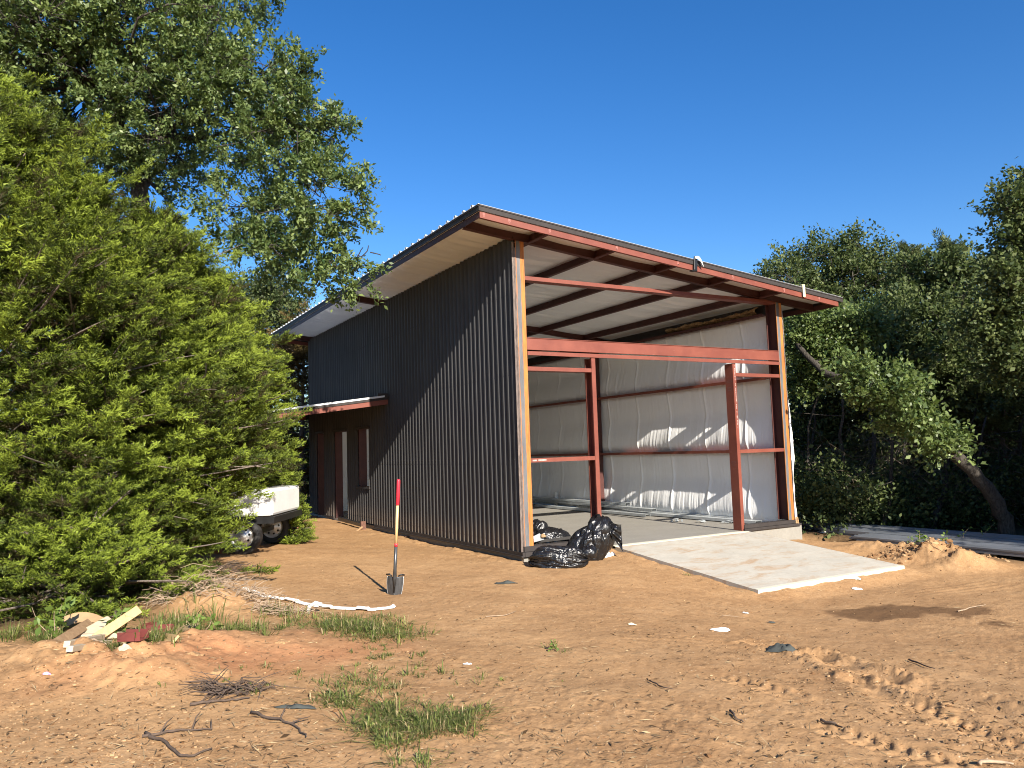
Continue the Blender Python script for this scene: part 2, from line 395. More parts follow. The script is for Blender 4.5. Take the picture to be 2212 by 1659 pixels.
def bark(name, a, b_):
    m, nt, b = mat(name, a, .9, 0, .2)
    f = noise(nt, coords(nt, (6, 6, 1.6)), 5, 8, .7, .6); c = ramp(nt, f, [(.35, a), (.68, b_)]); nt.links.new(c, b.inputs['Base Color'])
    bump(nt, b, f, .9, .03); return m
M_BARK = bark("grey_oak_bark", (.050, .042, .035), (.19, .165, .14))
M_BARKD = bark("dark_limb_bark", (.028, .024, .020), (.10, .088, .075))
M_BARKJ = bark("shaggy_juniper_bark", (.10, .075, .058), (.30, .25, .21))
def leafmat(name, dark, light, trans, tmix=.35, rough=.42, spec=.5, low=None):
    m, nt, b = mat(name, dark, rough, 0, spec)
    at = N(nt, "ShaderNodeAttribute"); at.attribute_name = 'tint'
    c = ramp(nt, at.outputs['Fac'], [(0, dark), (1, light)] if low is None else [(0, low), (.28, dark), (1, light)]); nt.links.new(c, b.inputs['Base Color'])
    t = N(nt, "ShaderNodeBsdfTranslucent"); c2 = ramp(nt, at.outputs['Fac'], [(0, tuple(x*.8 for x in trans)), (1, trans)]); nt.links.new(c2, t.inputs[0])
    ms = N(nt, "ShaderNodeMixShader"); ms.inputs[0].default_value = tmix
    nt.links.new(b.outputs[0], ms.inputs[1]); nt.links.new(t.outputs[0], ms.inputs[2])
    out = [n for n in nt.nodes if n.type == 'OUTPUT_MATERIAL'][0]; nt.links.new(ms.outputs[0], out.inputs[0]); return m
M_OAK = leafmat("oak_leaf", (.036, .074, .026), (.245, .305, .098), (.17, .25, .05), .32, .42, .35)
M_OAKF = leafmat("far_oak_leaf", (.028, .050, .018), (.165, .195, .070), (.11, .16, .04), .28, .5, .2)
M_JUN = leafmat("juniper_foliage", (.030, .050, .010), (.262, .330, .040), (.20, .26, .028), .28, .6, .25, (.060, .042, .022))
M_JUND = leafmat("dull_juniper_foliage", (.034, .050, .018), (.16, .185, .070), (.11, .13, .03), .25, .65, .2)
M_JUNB = leafmat("browning_juniper_foliage", (.045, .034, .016), (.20, .145, .050), (.12, .08, .02), .2, .65, .2)
M_GRASS = leafmat("grass_blade", (.065, .098, .022), (.29, .32, .09), (.22, .27, .05), .35, .5, .3, (.42, .32, .17))
M_WEED = leafmat("weed_leaf", (.060, .115, .025), (.20, .28, .06), (.18, .28, .04), .35, .5, .3)
M_STRAW = leafmat("dry_straw", (.10, .065, .035), (.46, .34, .19), (.2, .14, .06), .1, .8, .2)
M_LITTER = leafmat("fallen_brown_leaf", (.05, .032, .018), (.20, .125, .065), (.1, .06, .03), .1, .8, .2)

# ------------------------------------------------------------------ ground (one sheet to the horizon)
def build_ground():
    vw = YAW
    fine = np.linspace(-R(42), R(42), 760); coarse = np.linspace(R(42), 2*math.pi-R(42), 80)[1:-1]
    th = np.concatenate([fine, coarse])+vw
    r = [0.0, .6, 1.2, 1.8]; q = 2.4
    while q < 30: r.append(q); q *= 1.0046
    while q < 900: r.append(q); q *= 1.12
    r = np.array(r); nr, na = len(r), len(th)
    X = CAM[0]+r[:, None]*np.sin(th)[None, :]; Y = CAM[1]+r[:, None]*np.cos(th)[None, :]
    Z = H(X.ravel(), Y.ravel()).reshape(X.shape)
    co = np.stack([X, Y, Z], -1).reshape(-1, 3).astype(np.float32)
    i = np.arange(nr-1)[:, None]; j = np.arange(na)[None, :]; j2 = (j+1) % na
    f = np.stack([i*na+j, i*na+j2, (i+1)*na+j2, (i+1)*na+j], -1).reshape(-1, 4).astype(np.int32)
    me = bpy.data.meshes.new("ground"); me.vertices.add(len(co)); me.vertices.foreach_set('co', co.ravel())
    me.loops.add(f.size); me.loops.foreach_set('vertex_index', f.ravel()); me.polygons.add(len(f))
    me.polygons.foreach_set('loop_start', np.arange(0, f.size, 4, dtype=np.int32)); me.update(calc_edges=True)
    me.polygons.foreach_set('use_smooth', np.ones(len(f), bool))
    x, y = X.ravel(), Y.ravel()
    wet = np.zeros(len(x))
    for a, b, w in [((1880, 1328), (1940, 1322), .50), ((1940, 1320), (2055, 1322), .36), ((2060, 1322), (2095, 1338), .11), ((2090, 1338), (2180, 1352), .06)]:
        d, _, _ = seg_dist(x, y, _ga(*a), _ga(*b)); wet = np.maximum(wet, np.clip((w-d+.30*fbm(x*4, y*4, 5, 31))/.12, 0, 1))
    lit = np.clip((x-6.9-.05*(y+3)**1 + .9*fbm(x*.8, y*.8, 3, 33))/1.0, 0, 1)*np.clip((y+6)/1, 0, 1)
    lit = np.maximum(lit, np.clip((-x-5.0+.12*(y-1)+.8*fbm(x*.8, y*.8, 3, 34))/1.0, 0, 1)*np.clip((y+2.1+.4*fbm(x, y, 2, 35))/.7, 0, 1))
    lit = np.maximum(lit, np.clip((y-14)/2, 0, 1))
    ra = _ga(560, 1415); d = np.hypot((x-ra[0])/1.5, (y-ra[1])/.75); red = np.clip(1.25-d+.6*fbm(x*2, y*2, 3, 36), 0, 1)
    for n_, v_ in (('wet', wet), ('litter', lit), ('red', red)):
        a = me.attributes.new(n_, 'FLOAT', 'POINT'); a.data.foreach_set('value', v_.astype(np.float32))
    m, nt, b = mat("sandy_dirt", rough=.95, spec=.15)
    v = coords(nt)
    f1 = noise(nt, v, .45, 5, .6); f2 = noise(nt, v, 2.2, 9, .68, .4); f3 = noise(nt, v, 13, 8, .72)
    c = ramp(nt, f1, [(.36, (0.261, 0.142, 0.065)), (.62, (0.461, 0.281, 0.139))])
    c = mix(nt, .55, c, ramp(nt, f2, [(.26, (0.214, 0.114, 0.051)), (.5, (0.385, 0.227, 0.105)), (.74, (0.513, 0.329, 0.172))]))
    c = mix(nt, .35, c, ramp(nt, f3, [(.3, (0.166, 0.086, 0.036)), (.55, (0.404, 0.236, 0.114)), (.8, (0.541, 0.360, 0.196))]))
    f4 = noise(nt, coords(nt, (1, 1.0, 1)), 42, 3, .55); k = ramp(nt, f4, [(.665, (0,)*3), (.71, (.8,)*3)]); c = mix(nt, k, c, (.60, .46, .30))
    f5 = noise(nt, coords(nt, (.6, 1.5, 1)), 30, 4, .6, 1.0); k = ramp(nt, f5, [(.62, (0,)*3), (.68, (.7,)*3)]); c = mix(nt, k, c, (.12, .07, .035))  # dark specks: shade beside small clods painted into the dirt colour
    def att(n_):
        a = N(nt, "ShaderNodeAttribute"); a.attribute_name = n_; return a.outputs['Fac']
    c = mix(nt, mix(nt, 1.0, att('red'), (.55,)*3, 'MULTIPLY'), c, mix(nt, .6, c, (.44, .140, .062)))
    c = mix(nt, att('wet'), c, mix(nt, .75, c, (.105, .055, .026)))
    lc = ramp(nt, noise(nt, v, 26, 8, .75), [(.3, (.035, .022, .012)), (.55, (.11, .070, .036)), (.75, (.24, .16, .085))]); c = mix(nt, att('litter'), c, lc)
    nt.links.new(c, b.inputs['Base Color'])
    n1 = bump(nt, b, f2, .35, .03); n2 = bump(nt, b, f3, .5, .018, n1); n3 = bump(nt, b, noise(nt, v, 60, 6, .7), .6, .007, n2)
    bump(nt, b, f4, .35, .01, n3)
    o = put("ground", me, m, None); tag(o, "bare tan dirt yard with tyre ruts, a damp patch and scattered litter", "ground", kind='structure')
build_ground()
def scatter_quads(pos, size, kind):
    pass
# pebbles and clods
def stones_mesh(name, pts, sizes, m, tint=None, flat=.6, seed=1, parent=None):
    g = np.random.default_rng(seed)
    t = (1+5**.5)/2
    iv = np.array([(-1,t,0),(1,t,0),(-1,-t,0),(1,-t,0),(0,-1,t),(0,1,t),(0,-1,-t),(0,1,-t),(t,0,-1),(t,0,1),(-t,0,-1),(-t,0,1)], float); iv /= np.linalg.norm(iv[0])
    fc = np.array([(0,11,5),(0,5,1),(0,1,7),(0,7,10),(0,10,11),(1,5,9),(5,11,4),(11,10,2),(10,7,6),(7,1,8),(3,9,4),(3,4,2),(3,2,6),(3,6,8),(3,8,9),(4,9,5),(2,4,11),(6,2,10),(8,6,7),(9,8,1)])
    n = len(pts); jit = 1+g.uniform(-.28, .28, (n, 12, 1)); v = iv[None]*jit
    s3 = np.stack([g.uniform(.7, 1.4, n), g.uniform(.7, 1.2, n), np.full(n, flat)*g.uniform(.7, 1.2, n)], -1)
    v = v*s3[:, None]*np.asarray(sizes)[:, None, None]
    a = g.uniform(0, 2*math.pi, n); ca, sa = np.cos(a)[:, None], np.sin(a)[:, None]
    v = np.stack([v[..., 0]*ca-v[..., 1]*sa, v[..., 0]*sa+v[..., 1]*ca, v[..., 2]], -1)+np.asarray(pts)[:, None]
    tri = v[:, fc].reshape(-1, 3)
    tn = np.repeat(g.random(n)**1.7 if tint is None else tint, 20)
    return np_mesh(name, tri, 3, m, parent, {'tint': tn})
def scatter(n, fn, g, seedz=True):
    """rejection-sample photo pixels with density fn -> ground points"""
    out = []
    while len(out) < n:
        px = g.uniform(-40, 2250, 4000); py = g.uniform(1150, 1700, 4000); k = g.random(4000) < fn(px, py)
        for a, b in zip(px[k], py[k]):
            p = G0(a, b, it=3); out.append(p)
            if len(out) >= n: break
    o = np.array(out); o[:, 2] = H(o[:, 0], o[:, 1]); return o
g5 = np.random.default_rng(5)
def open_ground(p): return ~((p[:, 0] > AX0-.1) & (p[:, 0] < AX1+.1) & (p[:, 1] > AY0-.05)) & ~((p[:, 0] > -.05) & (p[:, 1] > -.05)) & (p[:, 1] < 14)
def clod_density(px, py):
    lo = np.exp(-((px-100)/420)**2)*np.clip((py-1380)/60, 0, 1)
    rr = np.exp(-((py-1480-(px-1850)*.36)/60)**2)*np.clip((px-1500)/200, 0, 1)
    return np.clip(.05+.55*lo+.5*rr, 0, 1)*np.clip((py-1180)/120, .15, 1)
pp = scatter(4200, clod_density, g5); pp = pp[open_ground(pp)]
sz = np.exp(g5.normal(-5.15, .45, len(pp))).clip(.0025, .022); pp[:, 2] += sz*.15
M_CLOD = leafmat("dirt_clod", (.17, .09, .042), (.46, .30, .16), (.1, .06, .03), .02, .95, .1)
o = stones_mesh("pebbles", pp, sz, M_CLOD); tag(o, "loose pebbles and dirt clods strewn over the yard", "pebbles", kind='stuff')
def slivers(name, pts, ln, wd, m, seed, up=.12, parent=None):
    g = np.random.default_rng(seed); n = len(pts); a = g.uniform(0, 2*math.pi, n); l = ln*np.exp(g.normal(0, .4, n)); w = wd*np.exp(g.normal(0, .3, n))
    d = np.stack([np.cos(a), np.sin(a), g.normal(0, up, n)], -1)*l[:, None]; s = np.stack([-np.sin(a), np.cos(a), g.normal(0, .5, n)], -1)*w[:, None]
    c = np.asarray(pts)+np.array([0, 0, 1])*(np.abs(d[:, 2:3])*.5+.006)
    v = np.stack([c-d/2, c+s/2+np.array([0, 0, .3])*w[:, None], c+d/2, c-s/2], 1).reshape(-1, 3)
    return np_mesh(name, v, 4, m, parent, {'tint': g.random(n)})
pp = scatter(3600, lambda px, py: np.clip(.25+.4*np.exp(-((px-700)/700)**2), 0, 1)*np.clip((py-1170)/200, .1, 1), g5); pp = pp[open_ground(pp)]
o = slivers("dry_straw_litter", pp, .055, .0045, M_STRAW, 8); tag(o, "dry straw and twig crumbs scattered on the dirt", "straw", kind='stuff')

mp_ = _ga(2012, 1206); n_ = 420; a_ = g5.normal(0, .42, (n_, 2)); pp = np.stack([mp_[0]+a_[:, 0]*CR[0]*1.5+a_[:, 1]*CF[0]*.6, mp_[1]+a_[:, 0]*CR[1]*1.5+a_[:, 1]*CF[1]*.6, np.zeros(n_)], -1); pp[:, 2] = H(pp[:, 0], pp[:, 1])
o = stones_mesh("mound_clods", pp, np.exp(g5.normal(-3.75, .45, n_)).clip(.008, .06), M_CLOD, None, .7, 3); tag(o, "loose dirt lumps on the mound beside the ramp slab", "dirt clods", kind='stuff')
pp = scatter(2600, lambda px, py: np.clip(.30+.5*np.exp(-((py-1480-(px-1850)*.36)/120)**2)*(px > 1350), 0, 1)*np.clip((py-1170)/200, .1, 1), g5); pp = pp[open_ground(pp)]
M_CRUMB = leafmat("dark_twig_crumb", (.045, .028, .015), (.20, .12, .06), (.1, .06, .03), .02, .95, .1)
o = slivers("dark_twig_crumbs", pp, .045, .007, M_CRUMB, 18); tag(o, "dark bark crumbs and twig ends scattered on the dirt", "twig crumbs", kind='stuff')

# ------------------------------------------------------------------ concrete apron
W, L, K = 6.47, 12.68, -.1            # width, length, roof fall per metre
def apron():
    mb = MB()
    nx, ny = 66, 66
    def top(u, v):
        x = AX0+(AX1-AX0)*u; y = AY0+(AY1-AY0)*v
        return (x, y, apron_z(y)+.004*float(vnoise(x*2, y*2, 41)))
    mb.grid(top, nx, ny)
    t = .125
    def edge(p, q, n=50):
        for i in range(n):
            a = [p[k]+(q[k]-p[k])*i/n for k in range(2)]; b = [p[k]+(q[k]-p[k])*(i+1)/n for k in range(2)]
            mb.poly([(a[0], a[1], apron_z(a[1])-t), (b[0], b[1], apron_z(b[1])-t), (b[0], b[1], apron_z(b[1])+.002), (a[0], a[1], apron_z(a[1])+.002)])
    edge((AX0, AY0), (AX1, AY0)); edge((AX1, AY0), (AX1, AY1)); edge((AX1, AY1), (AX0, AY1)); edge((AX0, AY1), (AX0, AY0))
    o = mb.build("concrete_apron", M_APRON); tag(o, "pale concrete ramp slab dusted with dirt in front of the open bay", "concrete slab", kind='structure')
    # troweled bright border strips, part of the slab
    e = MB()
    e.hexa([(AX0+.002, AY0-.002, apron_z(AY0)-.05), (AX1, AY0-.002, apron_z(AY0)-.05), (AX1, AY0+.07, apron_z(AY0+.07)-.05), (AX0+.002, AY0+.07, apron_z(AY0+.07)-.05),
            (AX0+.002, AY0-.002, apron_z(AY0)+.007), (AX1, AY0-.002, apron_z(AY0)+.007), (AX1, AY0+.07, apron_z(AY0+.07)+.007), (AX0+.002, AY0+.07, apron_z(AY0+.07)+.007)])
    e.hexa([(AX0, -.10, -.05), (AX1-.05, -.10, -.05), (AX1-.05, -.022, -.05), (AX0, -.022, -.05), (AX0, -.10, -.012), (AX1-.05, -.10, -.012), (AX1-.05, -.022, -.003), (AX0, -.022, -.003)])
    e.build("smooth_edge", concrete("clean_edge_concrete", (.58, .545, .44), (.45, .33, .2), .66), o)
apron()

# ------------------------------------------------------------------ metal building
B = thing("metal_building", (0, 0, 0), "half finished dark metal shed with red steel framing and sloping roof", "building")
def C(a, b, w=.2, fl=.06, t=.006, up=(0,0,1), flip=1, lip=0):        # C channel profile: web depth w along 'up', flanges along side*flip
    h = w/2; f = fl*flip; tt = t*flip
    pr = [(0,-h),(f,-h),(f,-h+t),(tt,-h+t),(tt,h-t),(f,h-t),(f,h),(0,h)]
    if flip < 0: pr = pr[::-1]
    return MB().sweep(pr, a, b, up)
def z0(x): return 5.24+K*x          # underside of purlins and rafters
# foundation
mb = MB(); mb.box(0.0, 6.66, 0.0, L+.1, -.42, 0.0); o = mb.build("floor_slab", M_SLAB, B)
# ribbed siding on the high wall (openings left out)
OPEN = [(11.03, 11.83, 0, 2.38), (9.02, 10.12, 0, 2.36), (7.24, 8.12, .92, 2.36)]
def rib_profile():
    pts = []; y = 0.0; p = .1655; d = .030
    while y < L-.02:
        for dy, dx in ((0, 0), (.080, 0), (.108, -d), (.1475, -d)):
            pts.append((y+dy, dx))
        y += p
    return [q for q in pts if q[0] <= L]+[(L, 0)]
mb = MB(); pr = rib_profile(); X0 = -.012
for (ya, xa), (yb, xb) in zip(pr[:-1], pr[1:]):
    ym = (ya+yb)/2; spans = [(.045, 5.30)]
    for (o0, o1, za, zb) in OPEN:
        if o0 < ym < o1:
            ns = []
            for (s0, s1) in spans:
                if za > s0: ns.append((s0, za))
                if zb < s1: ns.append((zb, s1))
            spans = ns
    for s0, s1 in spans:
        mb.poly([(X0+xa, ya, s0), (X0+xa, ya, s1), (X0+xb, yb, s1), (X0+xb, yb, s0)])
mb.build("ribbed_siding", M_SID, B, )
# screws rows on the siding
mb = MB()
for z in (.25, 1.55, 3.04, 4.4):
    for i, (y, dx) in enumerate(pr):
        if i % 4 == 2 and not any(a < y < b and c < z < d for a, b, c, d in OPEN): mb.box(X0-.030-.006, X0-.030, y+.012, y+.024, z-.006, z+.006)
mb.build("siding_screws", M_TRIM, B)["kind"] = "stuff"
# interior face of the high wall, back wall
mb = MB(); mb.box(.10, .13, .25, 7.2, .02, 5.2).box(.10, .13, 8.15, 9.0, .02, 5.2).box(.10, .13, 10.15, 11.0, .02, 5.2).box(.10, .13, 11.86, L-.1, .02, 5.2).box(.10,.13,7.2,8.15,2.4,5.2).box(.10,.13,7.2,8.15,.02,.9).box(.10,.13,9.0,10.15,2.4,5.2).box(.10,.13,11.0,11.86,2.4,5.2)
mb.build("wall_insulation", M_VIN, B)
mb = MB(); mb.hexa([(.14, L-.16, .01), (W-.1, L-.16, .01), (W-.1, L-.12, .01), (.14, L-.12, .01), (.14, L-.16, 5.2), (W-.1, L-.16, 4.56), (W-.1, L-.12, 4.56), (.14, L-.12, 5.2)]); mb.build("wall_insulation", M_VIN, B)
mb = MB(); mb.hexa([(0, L, .04), (W, L, .04), (W, L+.03, .04), (0, L+.03, .04), (0, L, 5.25), (W, L, 4.6), (W, L+.03, 4.6), (0, L+.03, 5.25)]); mb.build("back_siding", M_SID, B)
# opening frames in the high wall
for i, (a, b, za, zb) in enumerate(OPEN):
    nm = "window_frame" if za > .1 else "door_frame"
    mb = MB(); top = zb+(.26 if i == 2 else 0)*0
    mb.box(.004, .205, b-.05, b+.012, za, zb).box(.004, .205, a-.012, a+.02, za, zb).box(.004, .205, a-.012, b+.012, zb-.001, zb+.06)
    if za > .1: mb.box(.004, .205, a-.012, b+.012, za-.06, za)
    mb.build(nm, M_REDSHADE, B)
    mb = MB(); mb.box(-.060, -.014, a-.05, b+.05, zb, zb+.055)
    mb.build("opening_trim", M_TRIM, B)
    if za > .1: MB().box(-.060, -.014, a-.05, b+.05, za-.05, za).build("opening_trim", M_TRIM, B)
# base trim
mb = MB(); mb.box(-.055, -.008, -.06, 6.9, -.01, .045).box(-.075, -.008, -.06, 6.9, -.03, -.01); mb.box(-.055,-.008,8.15,9.0,-.01,.045).box(-.055,-.008,10.14,11.0,-.01,.045)
mb.build("base_trim", M_TRIM, B)
mb = MB(); mb.box(-.005, 1.66, -.062, -.004, -.03, .045).box(-.0, .0+1.62, -.03, .12, .05, .135); mb.build("base_trim", M_TRIM, B)
mb = MB(); mb.box(4.98, 6.60, -.055, -.004, -.012, .035).box(5.0, 6.47, -.028, .12, .040, .11); mb.build("base_trim", M_TRIM, B)
# corner columns (wide flange)
def column(x, y, ztop, m_face, zb=0.0, yy=.26, front=-.018):
    mb = MB(); mb.box(x, x+.165, y+front, y+front+.012, zb, ztop); o = mb.build("corner_column", m_face, B)
    k = MB(); k.box(x+.077, x+.087, y+front+.0135, y+yy-.0135, zb, ztop).box(x, x+.165, y+yy-.012, y+yy, zb, ztop); k.build("column_web", M_REDSHADE, o)
column(.018, 0, z0(.1)-.004, M_COL, .135); column(6.272, 0, z0(6.35)-.004, M_COL, .112)
def icol(x, y, zt, nm="wall_column"):
    mb = MB(); mb.box(x, x+.165, y, y+.01, 0, zt).box(x, x+.165, y+.19, y+.20, 0, zt).box(x+.077, x+.087, y+.0115, y+.1885, 0, zt); mb.build(nm, M_REDSHADE, B)
icol(6.12, 6.2, z0(6.2)-.03); icol(.14, 6.25, z0(.2)-.03); icol(6.12, 12.25, z0(6.2)-.03); icol(.14, 12.25, z0(.2)-.03)
# corner strip beside the siding
mb = MB(); mb.box(-.050, -.012, -.012, -.002, .05, 5.2).box(-.0115, .014, -.024, -.004, .135, 5.1); mb.build("corner_flashing", simple('aged_edge_strip', (.13, .10, .085), .6, 0, .5, 9, (4, 4, 1)), B)
# header over the bay
mb = MB(); mb.box(.185, 6.268, -.026, .0, 3.375, 3.57).box(.185, 6.268, -.040, .17, 3.571, 3.582).box(.185, 6.268, .0015, .17, 3.40, 3.412)
o = mb.build("header_beam", M_RED, B, bevel=.004)
mb = MB(); mb.box(.185, 6.268, -.034, -.012, 3.285, 3.350).box(.185, 6.268, -.0105, .15, 3.335, 3.349); mb.build("header_lip", M_RED, o)
# door posts: channels with webs across the opening
def door_post(xw, sgn):
    zt = 3.283; mb = MB(); x2 = xw+sgn*.082
    mb.box(min(xw, xw+sgn*.006), max(xw, xw+sgn*.006), -.012, .20, 0, zt)
    a, b = sorted((xw+sgn*.0065, x2)); mb.box(a, b, -.012, -.004, 0, zt).box(a, b, .192, .20, 0, zt)
    a, b = sorted((x2, x2-sgn*.004)); mb.box(a, b, -.0035, .016, 0, zt).box(a, b, .175, .1915, 0, zt)
    return mb.build("door_post", M_RED, B)
door_post(1.585, -1); pr_post = door_post(4.935, 1)
g9 = random.Random(4)
mb = MB(); z = 3.24
while z > 2.02:
    hgt = g9.choice((.012, .018, .022)); w_ = g9.uniform(.010, .018)
    if g9.random() > .22: mb.box(4.985-w_/2, 4.985+w_/2, -.0145, -.0125, z-hgt, z)
    z -= hgt+.010
mb.build("ink_marks", M_PRINT, pr_post)
M_WELD = simple("scorched_weld_ring", (.16, .075, .062), .6, 0, .2, 8)
for zc, rx, rz in ((2.93, .075, .022), (2.78, .055, .04), (1.33, .06, .022), (1.28, .05, .015)):
    mb = MB(); n = 18; ring = [(math.cos(2*math.pi*i/n), math.sin(2*math.pi*i/n)) for i in range(n)]
    for i in range(n):
        a, b = ring[i], ring[(i+1) % n]
        mb.poly([(4.9335, .095+a[0]*rx, zc+a[1]*rz), (4.9335, .095+b[0]*rx, zc+b[1]*rz), (4.9335, .095+b[0]*rx*.75, zc+b[1]*rz*.6), (4.9335, .095+a[0]*rx*.75, zc+a[1]*rz*.6)])
    mb.build("weld_mark", M_WELD, pr_post)

# girts of the front wall
def girt(a, b, name="girt", w=.2, fl=.062, up=(0, 1, 0), m=M_RED, flip=1): return C(a, b, w, fl, .006, up, flip).build(name, m, B)
def front_girt(x0, x1, zc):     # a channel lying flat, its web facing the street
    mb = MB(); mb.box(x0, x1, -.010, -.003, zc-.034, zc+.034).box(x0, x1, -.0025, .17, zc+.028, zc+.034).box(x0, x1, -.0025, .17, zc-.034, zc-.028)
    return mb.build("front_girt", M_RED, B)
gp = front_girt(.19, 1.50, 1.525)
mb = MB(); x = .225
for cw in (.010, .020, .020, .012): mb.box(x, x+cw, -.0125, -.0108, 1.512, 1.536); x += cw+.005
x += .03
for cw in (.018, .02, .014, .02, .022, .018, .02): mb.box(x, x+cw, -.0125, -.0108, 1.514, 1.538); x += cw+.004
mb.build("ink_marks", M_PRINT, gp)
front_girt(.19, 1.50, 3.06); front_girt(5.02, 6.268, 1.54); front_girt(5.02, 6.268, 3.06)
front_girt(.19, 6.268, 4.60)
# girts of the low wall (seen from inside)
for zc in (1.525, 3.04):
    mb = MB(); mb.box(6.17, 6.40, .26, L-.2, zc-.003, zc+.003).box(6.165, 6.171, .26, L-.2, zc-.032, zc+.032).box(6.172, 6.185, .26, L-.2, zc+.026, zc+.032)
    mb.build("wall_girt", M_RED, B)
mb = MB(); mb.box(6.17, 6.40, .26, L-.2, 4.38, 4.386).box(6.165, 6.171, .26, L-.2, 4.35, 4.405); mb.build("eave_strut", M_REDSHADE, B)
for zc in (1.525, 3.04, 4.45):
    mb = MB(); mb.box(.13, .30, .26, 7.2, zc-.003, zc+.003).box(.295, .301, .26, 7.2, zc-.032, zc+.032); mb.build("wall_girt", M_RED, B)
# billowing vinyl faced insulation of the low wall
def low_wall():
    bays = [(.02, 1.525), (1.525, 3.04), (3.04, 4.38)]
    zs = []
    for a, b in bays: zs += list(np.linspace(a, b, 27)[:-1])
    zs.append(4.40); zs = np.array(zs); ys = np.concatenate([np.linspace(.10, 7.2, 1100), np.linspace(7.205, L-.18, 260)])
    Yg, Zg = np.meshgrid(ys, zs, indexing='ij'); bul = np.zeros_like(Yg); edge = np.zeros_like(Yg)
    for a, b in bays:
        t = np.clip((Zg-a)/(b-a), 0, 1); inb = (Zg >= a) & (Zg <= b)
        sag = np.interp(t, [0, .04, .12, .2, .3, .42, .52, .6, .75, 1], [.2, .62, 1.0, .97, .78, .42, .12, .02, .22, .62])          # hangs in a pocket low down
        amp = .115*(1+.5*fbm(Yg*.55+a*7, Yg*0+a, 2, 51))*(.25+np.clip((Yg-.3)/1.3, 0, .75))
        bul = np.where(inb, amp*sag, bul)
        edge = np.where(inb, np.exp(-((1-t)/.28)**2)*.45+np.exp(-(t/.5)**2), edge)
    fold = fbm(Yg*7+Zg*.5, Zg*.35, 4, 52)*.024+.012*fbm(Yg*17+Zg*1.2*np.sign(fbm(Yg*.6, Zg*0, 1, 53)), Zg*.6, 2, 54)
    seam = np.zeros_like(Yg)
    for ysm in np.arange(1.05, L, 1.22): seam = seam+np.exp(-((Yg-ysm-.02*np.sin(Zg*3))/.035)**2)*.018
    fold = fold*(.18+.32*edge)*np.clip((Yg-.15)/.5, .12, 1)
    X = 6.405-bul-fold-seam
    co = np.stack([X, Yg, Zg], -1); nu, nv = Yg.shape
    i = np.arange(nu-1)[:, None]; j = np.arange(nv-1)[None, :]
    f = np.stack([i*nv+j, i*nv+j+1, (i+1)*nv+j+1, (i+1)*nv+j], -1).reshape(-1, 4)
    me = bpy.data.meshes.new("wall_insulation"); me.from_pydata(co.reshape(-1, 3).tolist(), [], f.tolist()); me.update()
    me.polygons.foreach_set('use_smooth', [True]*len(me.polygons)); put("wall_insulation", me, M_VIN, B)
    mb = MB(); mb.hexa([(6.42, .02, .02), (6.47, .02, .02), (6.47, L-.1, .02), (6.42, L-.1, .02), (6.42, .02, 4.50), (6.47, .02, 4.50), (6.47, L-.1, 4.50), (6.42, L-.1, 4.50)])
    mb.build("wall_insulation", M_CLEAR, B)
low_wall()
# loose insulation edge hanging outside the front corner of the low wall
def loose_edge():
    def fn(u, v):
        z = .03+4.45*v; w = .025+.075*math.exp(-((z-1.6)/.75)**2)+.045*math.exp(-((z-.25)/.25)**2)
        w *= 1+.5*float(fbm(np.array(z*3), np.array(1.0), 3, 61))
        x = 6.455+w*math.sin(math.pi*u)*1.0+.02*u; y = -.03+.20*u+.02*float(fbm(np.array(z*5+u*3), np.array(u*4), 3, 62))-.05*math.sin(math.pi*u)*(1 if z < 2.6 else .3)
        return (x, y, z)
    MB().grid(fn, 10, 120).build("loose_insulation_edge", M_VIN, B, smooth=True)
    def fn2(u, v):
        z = .02+.14*v; a = 2*math.pi*u; r = .05*(1-.3*v)*(1+.3*math.sin(7*a)); return (6.50+r*math.cos(a), .0+r*math.sin(a), z)
    MB().grid(fn2, 20, 5).build("torn_fibreglass", M_FIB, B)
loose_edge()
# fibreglass torn open along the top of the low wall
def fn(u, v):
    y = .5+2.9*u; z = 4.44+.11*v*(1+.9*float(fbm(np.array(y*3), np.array(2.0), 3, 63))); x = 6.34-.10*math.sin(math.pi*v)*(1+.8*float(fbm(np.array(y*6), np.array(v*3), 3, 64)))
    return (x, y, z+.03*float(fbm(np.array(y*9), np.array(v*5), 2, 65)))
MB().grid(fn, 160, 10).build("torn_fibreglass", M_FIB, B)
MB().box(6.36, 6.40, .2, L-.2, 4.40, 4.62).build("eave_closure", M_SCRAP, B)
# roof framing
M_SCUFF = simple("rubbed_primer_patch", (.27, .10, .08), .6, 0, .3, 20)
PX = (.34, 1.71, 3.10, 4.46, 5.87)
YF, YB, XL, XR = -.60, L+.66, -.95, W+1.03
for x in PX:
    zz = z0(x); mb = MB(); mb.box(x-.004, x+.004, YF+.012, YB-.02, zz+.004, zz+.165).box(x-.075, x+.004, YF+.012, YB-.02, zz, zz+.0035).box(x-.004, x+.07, YF+.012, YB-.02, zz+.1655, zz+.169)
    mb.box(x-.075, x-.070, YF+.012, YB-.02, zz+.004, zz+.022)
    mb.build("purlin", M_REDSHADE, B)
for y in (.02, 6.28, 12.45):
    mb = MB(); mb.sbox(XL+.02, XR-.02, y-.05, y+.05, 5.232, 5.240, K).sbox(XL+.02, XR-.02, y-.005, y+.005, 5.241, 5.39, K); mb.build("rafter", M_REDSHADE, B)
